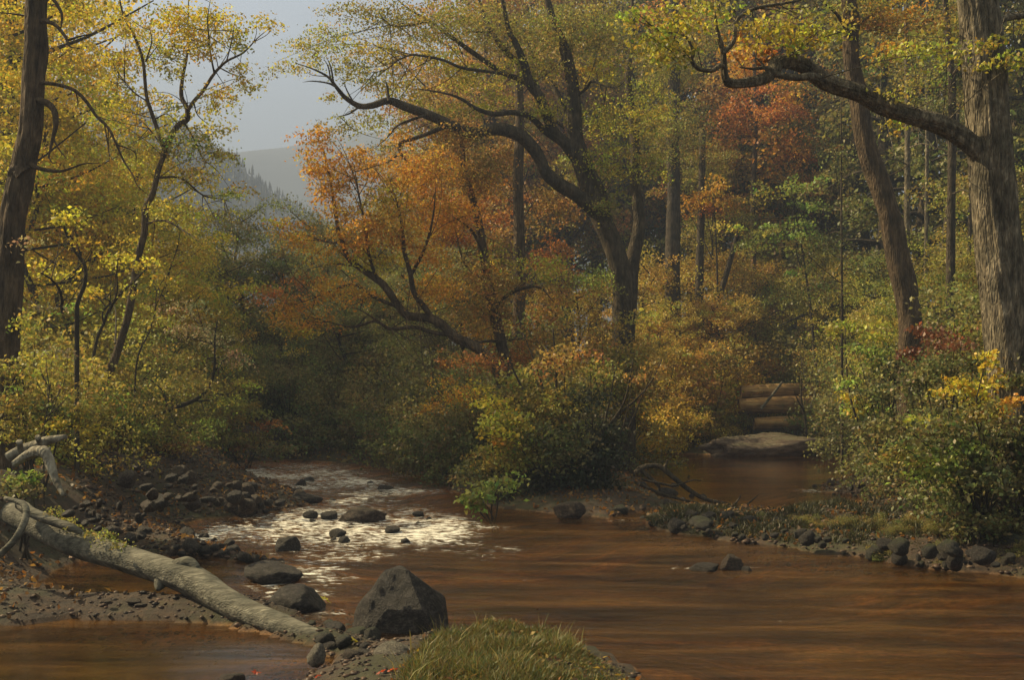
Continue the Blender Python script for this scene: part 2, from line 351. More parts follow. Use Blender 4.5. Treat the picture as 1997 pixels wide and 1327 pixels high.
ruf = ruf+.35*np.exp(-((x-1.2)/2.6)**2-((y-9.5)/2.4)**2)
flow = .5*noise(x*.6, y*.6, 0, 21)
z = .006*(ruf/.3)*fbm(x*1.1+flow, y*2.6, 0, 11, 3)+rap*(.022*fbm(x*2.4+flow, y*4.5, 0, 14, 3)+.012*fbm(x*8, y*12, 0, 17, 2))
z = z+.012*noise(x*1.3-.5*y, y*2.0+.4*x, 0, 19)*sstep(7, 12, y)*sstep(-1, 1.5, x)*(1-sstep(14, 16, y))
V = np.stack([x, y, z], 1); nx, ny = len(wx), len(wy)
i = (np.arange(ny-1)[:, None]*nx+np.arange(nx-1)[None]).ravel()
gf = np.stack([i, i+1, i+nx+1, i+nx], 1); keep = d[gf].min(1) < .35; gf = gf[keep]
used = np.unique(gf); rm = np.zeros(len(V), np.int64); rm[used] = np.arange(len(used)); gf = rm[gf]; V = V[used]
m, t, o, N, L = newmat('brook_water')
tc = N('TexCoord'); at = N('Attribute', attribute_name='rapid')
mp = N('Mapping'); mp.inputs['Scale'].default_value = (.4, 1.7, 1); mp.inputs['Rotation'].default_value = (0, 0, .35); L(tc.outputs['Object'], mp.inputs[0])
n1 = N('TexNoise', Scale=3.2, Detail=5.0, Roughness=.6, Distortion=.4); n2 = N('TexNoise', Scale=13.0, Detail=5.0, Roughness=.72)
n3 = N('TexNoise', Scale=15.0, Detail=8.0, Roughness=.72)
for q in (n1, n2): L(mp.outputs[0], q.inputs[0])
mp2 = N('Mapping'); mp2.inputs['Scale'].default_value = (.45, 1.25, 1); L(tc.outputs['Object'], mp2.inputs[0]); L(mp2.outputs[0], n3.inputs[0])
rf = N('Attribute', attribute_name='ruffle'); b1 = N('Bump', Distance=.14); L(rf.outputs['Fac'], b1.inputs['Strength']); L(n1.outputs[0], b1.inputs['Height'])
rs = N('Math', operation='MULTIPLY_ADD'); L(at.outputs['Fac'], rs.inputs[0]); rs.inputs[1].default_value = .9; L(rf.outputs['Fac'], rs.inputs[2])
b2 = N('Bump', Distance=.04); L(rs.outputs[0], b2.inputs['Strength']); L(n2.outputs[0], b2.inputs['Height']); L(b1.outputs[0], b2.inputs['Normal'])
fr = N('Fresnel', IOR=1.48); L(b2.outputs[0], fr.inputs['Normal'])
gl = N('BsdfGlossy', Roughness=.07); L(b2.outputs[0], gl.inputs['Normal'])
tp = N('BsdfTransparent'); tp.inputs[0].default_value = (.86, .66, .38, 1)
mk = N('BsdfDiffuse'); mk.inputs[0].default_value = (.40, .20, .055, 1)
mps = N('Mapping'); mps.inputs['Scale'].default_value = (.22, 1.3, 1); mps.inputs['Rotation'].default_value = (0, 0, .3); L(tc.outputs['Object'], mps.inputs[0])
ns = N('TexNoise', Scale=1.8, Detail=8.0, Roughness=.72, Distortion=.5); L(mps.outputs[0], ns.inputs[0])
body = N('MixShader'); L(ramp(N, L, ns.outputs[0], [(.36, (.01, .01, .01)), (.52, (.09, .09, .09)), (.68, (.26, .26, .26))]), body.inputs[0]); L(tp.outputs[0], body.inputs[1]); L(mk.outputs[0], body.inputs[2])
sur = N('MixShader'); L(fr.outputs[0], sur.inputs[0]); L(body.outputs[0], sur.inputs[1]); L(gl.outputs[0], sur.inputs[2])
fo = N('BsdfDiffuse'); fo.inputs[0].default_value = (.78, .76, .68, 1)
fm = N('Math', operation='MULTIPLY_ADD'); L(at.outputs['Fac'], fm.inputs[0]); fm.inputs[1].default_value = .27; L(n3.outputs[0], fm.inputs[2])
fk = ramp(N, L, fm.outputs[0], [(.69, (0, 0, 0)), (.80, (.95, .95, .95))])
fin = N('MixShader'); L(fk, fin.inputs[0]); L(sur.outputs[0], fin.inputs[1]); L(fo.outputs[0], fin.inputs[2]); L(fin.outputs[0], o.inputs[0])
me = mesh_np('water', V, gf, m, smooth=True)
a = me.attributes.new('ruffle', 'FLOAT', 'POINT'); a.data.foreach_set('value', ruf[used].astype(np.float32))
a = me.attributes.new('rapid', 'FLOAT', 'POINT'); a.data.foreach_set('value', rap[used].astype(np.float32))
tag(link('water', me), kind='structure')

# ------------------------------------------------------------------ hills
def hill(name, prof, Y0, depth, seed, mat, back=60, rough=2.0):
    px = np.linspace(prof[0][0], prof[-1][0], 160); py = np.interp(px, [a for a, b in prof], [b for a, b in prof])
    rows = 34; Vs = []
    for r in range(rows):
        t = r/(rows-1)
        Yr = Y0-depth*(1-t) if t < 1 else Y0
        zt = HC+(HZ-py)/F*Y0
        xx = (px-CX)/F*Y0
        zz = zt*np.sin(t*PI/2)**1.2+rough*fbm(xx*.02, np.full_like(xx, Yr*.02), 0, seed)*(1 if t < .97 else .3)*min(1, t*3)
        Vs.append(np.stack([xx, np.full_like(xx, Yr), zz], 1))
    for r in range(1, 6):
        q = Vs[rows-1].copy(); q[:, 1] += back*r; q[:, 2] *= 1-r/5.0; Vs.append(q)
    V = np.vstack(Vs); n = len(px); R_ = rows+5
    i = (np.arange(R_-1)[:, None]*n+np.arange(n-1)[None]).ravel()
    o_ = link(name, mesh_np(name, V, np.stack([i, i+1, i+n+1, i+n], 1), mat, smooth=True)); tag(o_, kind='structure')
    return V.reshape(R_, n, 3)[:rows]
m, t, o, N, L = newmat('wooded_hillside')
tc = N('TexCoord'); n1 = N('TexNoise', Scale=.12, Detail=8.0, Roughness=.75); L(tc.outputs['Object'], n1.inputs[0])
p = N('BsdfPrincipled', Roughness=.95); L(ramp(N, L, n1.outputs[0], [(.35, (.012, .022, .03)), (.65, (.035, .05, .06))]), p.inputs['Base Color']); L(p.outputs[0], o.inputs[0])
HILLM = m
P1 = [(-900, 60), (-200, 120), (150, 190), (280, 232), (380, 268), (450, 306), (500, 352), (560, 392), (620, 428), (700, 470), (800, 520), (950, 600), (1300, 700)]
P2 = [(-600, 480), (250, 400), (420, 330), (470, 316), (520, 309), (580, 304), (680, 280), (760, 262), (860, 268), (1000, 300), (1300, 360), (1900, 420), (3000, 500)]
G1 = hill('hill', P1, 260, 150, 31, HILLM, back=30, rough=2.4)
G2 = hill('hill', P2, 560, 210, 37, HILLM, back=50, rough=2.5)
# far wood on the near hill: small conifers massed into one object
Vs, Fs, Cs = [], [], []; nV = 0
for k in range(5200):
    if k < 750: r = 33; s_ = RNG.integers(10, 159); c = G1[r, s_]+(RNG.random()*2.4-1.2, -RNG.random()*2.4, -.25)
    else: r = int(33*RNG.random()**.6); s_ = RNG.integers(0, 159); c = G1[r, s_]+(RNG.random()*4-2, RNG.random()*4-2, -.3)
    hgt = 1.3+1.6*RNG.random()**1.5; R_ = hgt*.2
    for q in range(3):
        z0 = hgt*(.05+.3*q); z1 = min(hgt, z0+hgt*.5); rr = R_*(1-.28*q)
        th = np.arange(5)*2*PI/5+RNG.random()
        Vs.append(c+np.stack([np.cos(th)*rr, np.sin(th)*rr, np.full(5, z0)], 1)); Vs.append((c+np.array((0, 0, z1)))[None])
        j = np.arange(5); Fs.append(np.stack([nV+j, nV+(j+1) % 5, np.full(5, nV+5)], 1)); nV += 6
        Cs.append(np.tile(np.array((.045, .06, .04))*(.6+.8*RNG.random()), (5, 1)))
o_ = link('far_wood', mesh_np('far_wood', np.vstack(Vs), np.vstack(Fs), LEAF, np.vstack(Cs)))
tag(o_, 'dark conifer wood covering the blue hillside in the distance', 'woods', kind='stuff')

# ------------------------------------------------------------------ leaf colours (albedo)
cY, cYG, cOL, cG = (.60, .47, .05), (.45, .42, .06), (.33, .29, .06), (.20, .20, .065)
cO, cR, cBR, cLG, cPA = (.68, .37, .05), (.46, .20, .045), (.40, .25, .06), (.30, .36, .07), (.50, .42, .2)
cRD = (.20, .08, .035); cDK = (.075, .08, .035)

def hero(name, label, cat, Y, limbs, blobs, bark=BARK_M, size=.045, sides=8, spread=None, furrow=0, twigs=True, crown='crown', trunk='trunk', group=None, spr=.32, extra=None):
    """limbs: list of (pixel polyline, width px start, width px end[, dY]) first limb is the stem, root point first"""
    s = Y/F
    pts = limbs[0][0]; r0 = P(*pts[0], Y); bz = gz(r0[0], r0[1])
    base = np.array((r0[0], r0[1], bz))
    root = empty(name, base, label, cat, group)
    T = Tubes(); rs = random.Random(len(label)*7+int(pts[0][0]))
    ends = []
    for li, lb in enumerate(limbs):
        pl, w0, w1 = lb[:3]; dy = lb[3] if len(lb) > 3 else (0, rs.uniform(-1.4, 1.4)*s*120 if li else 0)
        n = len(pl); pp = []
        for k, (a, b) in enumerate(pl):
            t = k/(n-1); q = P(a, b, Y); yy = Y+dy[0]+(dy[1]-dy[0])*t
            pp.append(P(a, b, yy))
        if li == 0:
            if pp[0][2] > bz-.05: pp.insert(0, np.array((pp[0][0], pp[0][1], bz-.15)))
        big = w0*s/2 > .08
        T.add(pp, [w0*s/2*(1.05 if li == 0 else 1), w0*s/2*.66+w1*s/2*.3, w1*s/2*(1 if li == 0 else .45)], sides=sides*3 if (big and furrow) else sides+4*big, sub=10 if (furrow and big) else 4, rough=.10, seed=li+int(pts[0][0]), furrow=furrow if big else 0)
        ends.append(pp)
    lv = Leaves()
    allp = [np.array(e) for e in ends[1:]] if len(ends) > 1 else [np.array(ends[0])]
    allp = np.vstack([np.vstack([a_[:-1]*(1-f_)+a_[1:]*f_ for f_ in (0, .25, .5, .75, .99)]) for a_ in allp])
    for bl in blobs:
        px, py, rx, ry, c = bl[:5]; cover = bl[5] if len(bl) > 5 else 1.1; dY = bl[6] if len(bl) > 6 else rs.uniform(-.5, .5)*s*120
        cc = P(px, py, Y+dY); rX, rZ = rx*s, ry*s
        lv.blob(cc, rX, max(rX, rZ)*.9, rZ, size, c, cover*1.7, spr=spr)
        if twigs:
            for q in range(2):
                dq = np.sqrt(((allp-cc)**2).sum(1)); near = np.where(dq < dq.min()*1.35+.25)[0]; a = allp[near[rs.randrange(len(near))]]
                e = cc+np.array((rs.uniform(-1, 1)*rX*.8, rs.uniform(-.6, .6)*rX, rs.uniform(-.3, .9)*rZ))
                if np.linalg.norm(e-a) > 3.2*max(rX, .5)+1.5: continue
                mid = (a+e)/2+np.array([rs.uniform(-.12, .12) for _ in range(3)])*np.linalg.norm(e-a)
                T.add([a, mid, e], [.011*max(.6, s*90), .002], sides=4, sub=4, rough=0, cap=False)
    link(trunk, T.mesh(trunk, bark, base), root)
    if extra: extra(root, base)
    if blobs: link(crown, lv.mesh(crown, LEAF, base), root)
    return root

# ------------------------------------------------------------------ the big maple in the middle
hero('maple_tree', 'large dark spreading maple with a long bough reaching left over the water', 'tree', 22, [
    ([(1216, 800), (1216, 640), (1215, 560), (1200, 490), (1168, 415), (1145, 350), (1128, 300), (1122, 268), (1120, 211), (1116, 162), (1105, 109), (1094, 75), (1082, 49), (1068, 0), (1055, -60)], 46, 9, (0, 0)),
    ([(1228, 620), (1232, 520), (1246, 440), (1240, 380), (1240, 320), (1236, 250), (1225, 150), (1235, 60), (1230, -40)], 30, 10, (.1, 1.5)),
    ([(1138, 330), (1105, 282), (1082, 260), (1067, 226), (1052, 188), (1033, 162), (1022, 124), (1007, 87), (992, 57), (980, 0), (965, -60)], 24, 9, (0, -.8)),
    ([(1050, 185), (1026, 139), (981, 94), (962, 64), (943, 30), (935, 0), (920, -50)], 13, 6),
    ([(1040, 168), (1010, 153), (977, 139), (932, 109), (890, 79), (864, 60), (834, 38), (800, 19), (770, -5)], 12, 4),
    ([(1105, 285), (1063, 256), (1045, 237), (1026, 224), (996, 219), (962, 222), (928, 211), (898, 192), (864, 181), (815, 173)], 14, 4, (0, -1.2)),
    ([(1172, 425), (1150, 400), (1124, 380), (1090, 358), (1063, 335), (1048, 301), (1022, 271), (996, 256), (962, 252), (928, 258), (898, 252), (864, 237), (830, 222), (788, 207), (758, 196), (728, 205), (702, 207), (675, 192), (656, 170), (640, 150), (612, 135), (575, 122)], 30, 2, (0, -2.2)),
    ([(656, 170), (640, 162), (610, 158), (590, 160)], 4, 1, (-2.1, -2.2)), ([(645, 156), (640, 130), (630, 112)], 3, 1, (-2.1, -2.3)), ([(702, 207), (680, 222), (655, 228)], 4, 1, (-2, -2.2)), ([(690, 200), (676, 175), (668, 150)], 3, 1, (-2, -2.2)),
    ([(871, 245), (845, 256), (811, 269), (781, 279), (781, 298), (796, 320), (807, 343), (826, 350)], 9, 2, (-1.3, -1.8)),
    ([(781, 296), (762, 313), (736, 324)], 4, 2, (-1.5, -1.7)),
    ([(758, 196), (756, 173), (751, 154)], 6, 2, (-1.6, -1.6)), ([(650, 160), (645, 130), (636, 110)], 4, 1, (-2, -2)),
    ([(835, 224), (805, 232), (775, 245), (755, 268), (730, 290)], 5, 2, (-1.4, -1.6)),
    ([(1120, 190), (1143, 173), (1154, 158), (1176, 166), (1203, 170), (1222, 154)], 6, 2),
    ([(1035, 165), (996, 147), (950, 139), (901, 132), (864, 117), (826, 109), (803, 107), (777, 117), (751, 136), (713, 143)], 7, 2),
    ([(1190, 450), (1175, 380), (1155, 335), (1125, 262), (1100, 210), (1075, 160), (1040, 110), (1020, 60)], 20, 7, (.6, 1.6)),
    ([(1104, 110), (1118, 80), (1122, 50)], 5, 2), ([(960, 62), (920, 60), (890, 40)], 5, 2),
    ([(840, 42), (790, 50), (760, 48), (740, 25)], 4, 2), ([(1100, 250), (1060, 215), (1045, 190)], 5, 2), ([(930, 258), (945, 275), (935, 280)], 4, 2)],
    [(560, 128, 45, 14, cYG, .8), (600, 100, 60, 24, cYG, .8), (655, 75, 55, 26, cYG, .9), (690, 18, 50, 18, cOL), (760, 25, 75, 26, cOL), (730, 95, 70, 28, cY), (690, 135, 50, 20, cYG), (760, 158, 62, 22, cY, .9),
     (830, 60, 70, 34, cOL, .9), (900, 30, 80, 40, cOL), (850, 118, 75, 25, cY, .8), (725, 232, 70, 18, cYG, .7), (650, 248, 35, 12, cOL, .9), (650, 190, 22, 9, cY), (790, 190, 50, 15, cYG, .8), (760, 250, 50, 16, cYG, .7), (745, 285, 30, 12, cYG, .8),
     (930, 150, 75, 28, cYG, .9), (1000, 60, 70, 45, cOL, .9), (970, 195, 60, 22, cYG, .8), (1090, 60, 60, 50, cOL, 1), (1170, 50, 70, 55, cOL, 1), (1065, 215, 40, 30, cYG, .7), (1165, 135, 55, 35, cY, .8), (1180, 230, 60, 45, cYG, .9),
     (1185, 320, 45, 45, cYG, .9), (1265, 205, 45, 60, cYG, .9), (1270, 310, 35, 50, cOL, .8), (1160, 545, 42, 22, cLG, 1), (880, 215, 55, 14, cYG, .6), (1010, 130, 55, 30, cYG, .7), (1285, 100, 55, 45, cOL, .9), (900, 210, 40, 16, cOL, .5), (1080, 130, 50, 30, cOL, .6), (1190, 400, 30, 35, cOL, .6), (830, 340, 30, 10, cYG, .6)],
    bark=BARK_D, size=.042, sides=9)

# ------------------------------------------------------------------ right-hand trees
hero('old_tree', 'thick furrowed pale-barked tree with a heavy crooked bough reaching left', 'tree', 11, [
    ([(1985, 900), (1978, 760), (1966, 620), (1950, 500), (1937, 380), (1928, 250), (1920, 120), (1905, 0), (1895, -60)], 90, 66, (0, 0)),
    ([(1958, 450), (1938, 350), (1895, 283), (1838, 245), (1777, 226), (1725, 207), (1676, 181), (1627, 166), (1597, 151), (1574, 130), (1551, 121), (1529, 119), (1514, 124), (1510, 136), (1495, 151), (1461, 160), (1427, 162), (1416, 154), (1412, 128), (1410, 102), (1401, 68), (1395, 30), (1408, 0)], 38, 6, (0, -.8)),
    ([(1600, 152), (1578, 149), (1551, 151), (1514, 145), (1495, 132), (1468, 134), (1442, 130)], 16, 4, (-.5, -.55)),
    ([(1412, 130), (1404, 128), (1389, 137), (1363, 134), (1348, 117), (1352, 102), (1337, 72), (1290, 60), (1265, 45), (1240, 22)], 9, 3, (-.7, -1)),
    ([(1410, 104), (1431, 79), (1438, 38), (1476, 15), (1559, 0), (1590, -20)], 9, 4, (-.7, -.5)), ([(1438, 38), (1423, 0), (1418, -20)], 6, 3, (-.6, -.6)),
    ([(1559, 118), (1557, 98), (1566, 87)], 6, 2, (-.5, -.5)), ([(1499, 145), (1484, 121), (1461, 102)], 5, 2, (-.6, -.6)), ([(1352, 105), (1320, 98), (1290, 112)], 3, 1, (-.8, -.9)),
    ([(1935, 50), (1966, 34), (2010, 28), (2060, 10)], 16, 8, (0, .2))],
    [(1270, 75, 48, 22, cYG, 1.3, -.9), (1310, 100, 45, 20, cYG, 1.3, -.9), (1228, 35, 32, 16, cYG, 1.1, -1), (1330, 55, 50, 20, cY, .9, -.8), (1375, 15, 60, 18, cYG, 1.2, -.8), (1300, 20, 40, 14, cYG, 1, -.9),
     (1470, 65, 50, 22, cY, 1, -.6), (1525, 50, 55, 22, cYG, 1.2, -.5), (1585, 65, 48, 20, cY, 1.1, -.5), (1625, 55, 35, 18, cYG, 1, -.4), (1560, 20, 60, 14, cOL, .8, -.4), (1540, 90, 25, 12, cYG, 1, -.5),
     (1440, 112, 28, 17, cR, 1, -.3), (1492, 102, 22, 22, cR, 1, -.3), (1445, 72, 26, 14, cR, .7, -.3), (1770, 92, 50, 16, cYG, 1.1, -.5), (1840, 96, 45, 16, cYG, 1.2, -.6), (1925, 85, 26, 15, cYG, 1.5, -.5), (1915, 128, 18, 8, cYG, 1.5, -.5), (1975, 115, 35, 22, cYG, 1, -.3), (1735, 182, 34, 12, cYG, .9, -.3), (1980, 40, 30, 25, cOL, .7, .3), (1820, 60, 50, 18, cOL, .8, .2), (1740, 245, 30, 12, cYG, .8, .4)],
    bark=BARK_P, size=.038, sides=22, furrow=.16, spr=.2)
hero('leaning_tree', 'straight brown trunk leaning left, crossed by the crooked bough', 'tree', 18, [
    ([(1774, 800), (1777, 690), (1777, 631), (1766, 563), (1751, 500), (1743, 452), (1732, 414), (1717, 362), (1698, 313), (1683, 256), (1676, 207), (1670, 169), (1661, 124), (1659, 83), (1662, 38), (1655, 0), (1648, -60)], 45, 26, (0, 0)),
    ([(1664, 80), (1650, 55), (1630, 25), (1600, 0)], 10, 4), ([(1690, 60), (1720, 50), (1750, 60)], 3, 1), ([(1665, 50), (1720, 20), (1790, -10)], 8, 3), ([(1715, 350), (1760, 330), (1790, 300)], 4, 1)],
    [(1700, 45, 50, 28, cBR), (1755, 35, 60, 30, cO, .9), (1720, 95, 50, 18, cO, .8), (1650, 20, 50, 20, cOL), (1800, 30, 50, 25, cBR, .8), (1690, 5, 80, 20, cOL), (1730, 130, 45, 20, cOL, .6)],
    bark=BARK_M, size=.05, sides=14, furrow=.10)
def slim(name, label, Y, pts, w0, w1, blobs=(), bark=BARK_D, limbs=(), **kw):
    return hero(name, label, 'tree', Y, [(pts, w0, w1, (0, 0))]+list(limbs), blobs, bark=bark, **kw)
slim('forest_tree', 'tall straight dark trunk forking high up between leaning trunk and thick furrowed tree', 21, [(1852, 760), (1853, 600), (1855, 400), (1857, 250), (1856, 150), (1848, 60), (1840, -40)], 19, 11,
     [(1850, 40, 60, 40, cOL, .9), (1800, 150, 55, 30, cOL, .7), (1890, 180, 40, 30, cOL, .6), (1830, 200, 40, 20, cG, .5)], limbs=[([(1857, 150), (1870, 130), (1890, 105), (1910, 60)], 7, 3), ([(1856, 300), (1830, 290), (1800, 300)], 4, 1), ([(1855, 380), (1880, 370), (1900, 385)], 4, 1)])
slim('forest_tree', 'slim bare trunk with a pale left edge just right of the leaning trunk', 24, [(1768, 760), (1768, 600), (1769, 400), (1770, 230), (1768, 80), (1766, -40)], 14, 9, [(1770, 210, 50, 30, cOL, .6), (1765, 60, 60, 50, cOL, .8)], bark=BARK_P, limbs=[([(1768, 320), (1740, 310), (1700, 325)], 3, 1), ([(1769, 290), (1800, 280), (1830, 290)], 3, 1)])
slim('forest_tree', 'thin grey pole trunk, right neighbour of the pale-edged slim trunk', 28, [(1806, 750), (1806, 500), (1808, 300), (1807, 100), (1809, -30)], 9, 6, [(1810, 90, 50, 60, cG, .8)], bark=BARK_P)
slim('forest_tree', 'thin dark trunk tilting right low behind the tall forked trunk', 26, [(1822, 740), (1826, 620), (1838, 500), (1848, 420), (1856, 330), (1870, 200)], 16, 8, [(1880, 220, 40, 50, cG, .7)])
slim('forest_tree', 'very thin dark pole against the left side of thick furrowed tree', 23, [(1886, 740), (1889, 600), (1891, 450), (1893, 330), (1892, 200), (1893, 60)], 9, 4, [(1890, 60, 40, 50, cG, .8)])
slim('conifer_tree', 'spindly spruce pole with short bare side twigs left of leaning trunk', 22, [(1642, 700), (1642, 560), (1641, 430), (1641, 300), (1640, 200)], 6, 2,
     [(1600, 480, 50, 20, cG, .7), (1680, 500, 40, 20, cG, .7), (1640, 300, 25, 40, cG, .7), (1660, 400, 40, 16, cG, .7), (1600, 560, 50, 22, cG, .8)],
     limbs=[([(1642, 480+q*24), (1642+(-1)**q*14, 476+q*24), (1642+(-1)**q*34, 484+q*24)], 2.5, 1) for q in range(-4, 6)])
slim('forest_tree', 'broad dim trunk deep in the shade right of the spreading maple', 34, [(1312, 780), (1312, 640), (1311, 520), (1314, 400), (1312, 250), (1316, 100), (1312, -30)], 34, 20, [(1320, 250, 70, 70, cOL, .9), (1310, 120, 70, 60, cOL, .9), (1380, 60, 60, 50, cOL, .8)])
slim('forest_tree', 'dim brown trunk standing in scrub beside a leaning V-shaped partner', 35, [(1366, 780), (1366, 640), (1364, 540), (1368, 400), (1370, 250)], 22, 12, [(1380, 320, 60, 50, cOL, .9), (1370, 450, 50, 40, cOL, .7)])
slim('forest_tree', 'bare dark stem slanting up to the right from the scrub', 35, [(1368, 700), (1378, 650), (1398, 590), (1418, 530), (1432, 480), (1450, 420)], 15, 8, [(1455, 420, 50, 35, cOL, .7)], )
slim('russet_tree', 'scarlet-tipped tree glowing in the woods under the crooked bough', 38, [(1470, 760), (1472, 600), (1468, 400), (1474, 250), (1470, 100)], 14, 6,
     [(1500, 200, 70, 42, cR, 1.2), (1430, 235, 50, 40, cR, 1.1), (1550, 285, 50, 34, cR, 1.1), (1460, 130, 60, 40, cO, 1), (1390, 290, 50, 34, cO, .9), (1540, 180, 50, 30, cO, .9), (1500, 260, 50, 30, cBR, 1), (1560, 340, 40, 26, cBR, .8), (1400, 180, 50, 34, cBR, 1)], bark=BARK_M, size=.08, spr=.5)
slim('russet_tree', 'straight brown trunk standing amid russet leaves left of the spreading maple', 26, [(1010, 790), (1010, 680), (1013, 560), (1012, 440), (1010, 330), (1014, 240), (1010, 120)], 27, 16,
     [(985, 290, 60, 45, cBR, 1.2, 1), (920, 330, 70, 45, cBR, 1.2, 1), (880, 250, 60, 40, cBR, 1), (960, 400, 60, 40, cR, 1, 1.5), (1070, 400, 55, 60, cBR, 1.2, 1.5), (1080, 500, 50, 45, cR, .9, 1.5), (900, 410, 60, 40, cR, 1, 1), (1060, 600, 60, 45, cBR, 1, 1), (960, 520, 50, 35, cO, .8, .5), (860, 180, 60, 30, cBR, .8), (1100, 340, 40, 40, cOL, .8, 1.2)], bark=BARK_M, size=.06)
slim('russet_tree', 'curving brown trunk rising from the orange branches beside the round bush', 21.5, [(1010, 790), (990, 714), (975, 661), (954, 563), (939, 469), (925, 400), (905, 330), (900, 260)], 26, 9,
     [(920, 360, 60, 40, cO, .9, .6), (880, 450, 55, 40, cR, .9, .6), (960, 470, 45, 35, cBR, .8, .6), (870, 560, 50, 35, cO, .7, .6), (1000, 560, 60, 35, cBR, .8, .6), (940, 640, 55, 30, cO, .9, .6), (1050, 520, 60, 28, cYG, .8, -.2), (990, 500, 50, 20, cYG, .7, -.3), (1010, 690, 60, 30, cR, .9, .4), (1060, 650, 50, 40, cBR, .9, .3)], bark=BARK_M,
     limbs=[([(975, 670), (960, 665), (930, 668), (905, 662), (870, 666)], 6, 2), ([(962, 600), (1000, 570), (1050, 560), (1080, 590)], 8, 3), ([(945, 500), (920, 450), (880, 420)], 7, 2), ([(950, 550), (910, 520), (890, 470)], 6, 2)])
hero('orange_maple', 'slender maple with golden orange leaves arching left in front of the hills', 'tree', 20, [
    ([(990, 800), (965, 715), (930, 680), (886, 657), (864, 635), (837, 621), (796, 616), (777, 597), (751, 559), (728, 540), (705, 525), (679, 503), (668, 473), (660, 450), (652, 400), (644, 350), (630, 290)], 21, 4, (0, 0)),
    ([(845, 625), (826, 597), (807, 570), (800, 533), (788, 488), (785, 450), (775, 400), (760, 350)], 12, 4), ([(885, 655), (841, 648), (807, 638), (762, 642), (732, 627), (694, 638), (668, 635), (611, 621)], 9, 2),
    ([(735, 545), (720, 500), (712, 440), (700, 380), (690, 320)], 7, 2), ([(778, 600), (730, 580), (690, 555), (640, 570), (590, 590)], 7, 2), ([(668, 475), (630, 470), (590, 455), (545, 440)], 5, 2), ([(800, 540), (830, 480), (845, 420), (850, 360)], 7, 2), ([(700, 520), (650, 515), (600, 525)], 4, 2), ([(740, 628), (690, 600), (650, 610)], 4, 1)],
    [(622, 262, 38, 18, cO, 1.2), (640, 300, 48, 24, cO, 1.1), (612, 330, 26, 22, cO, 1), (650, 360, 50, 28, cO, 1.1), (665, 405, 50, 26, cO, .9), (560, 440, 50, 16, cO, 1.2), (600, 465, 50, 18, cO, 1.1), (540, 430, 28, 10, cY, 1), (570, 595, 55, 18, cO, 1.3), (600, 625, 55, 18, cO, 1.2), (545, 615, 34, 12, cO, 1), (590, 645, 30, 10, cY, 1),
     (702, 300, 28, 22, cO, 1), (735, 335, 36, 30, cO, 1), (765, 380, 46, 32, cY, .9), (700, 450, 46, 34, cO, .9), (775, 450, 55, 42, cO, 1), (735, 505, 55, 30, cY, 1.1), (690, 480, 35, 20, cO, .8), (825, 395, 60, 45, cO, 1), (845, 320, 62, 36, cO, 1.5), (890, 260, 60, 34, cBR, 1.3, 1), (930, 340, 60, 44, cBR, 1.4, 1.2), (880, 420, 60, 44, cO, 1.3, .8), (800, 330, 50, 34, cO, 1.2), (740, 430, 60, 40, cO, 1.1), (660, 330, 40, 30, cO, 1), (930, 540, 60, 44, cBR, 1.3, 1.2), (850, 560, 55, 34, cO, 1.1), (940, 610, 60, 44, cBR, 1.3, 1.3), (840, 490, 48, 34, cO, .9), (620, 500, 55, 18, cO, .9), (545, 570, 50, 14, cR, .8), (660, 560, 60, 24, cO, 1), (720, 570, 50, 20, cO, .7), (780, 270, 44, 22, cO, .7), (590, 545, 50, 16, cR, .7),
     (905, 698, 48, 11, cR, 1.5, -1.2), (870, 708, 24, 7, cR, 1.4, -1.2), (950, 705, 40, 12, cR, 1, -1), (880, 772, 52, 13, cO, 1.2, -1.4), (845, 792, 26, 9, cO, 1.2, -1.4), (925, 757, 44, 13, cY, 1.1, -1.4), (870, 740, 30, 8, cO, .7, -1.2)],
    bark=BARK_M, size=.044)

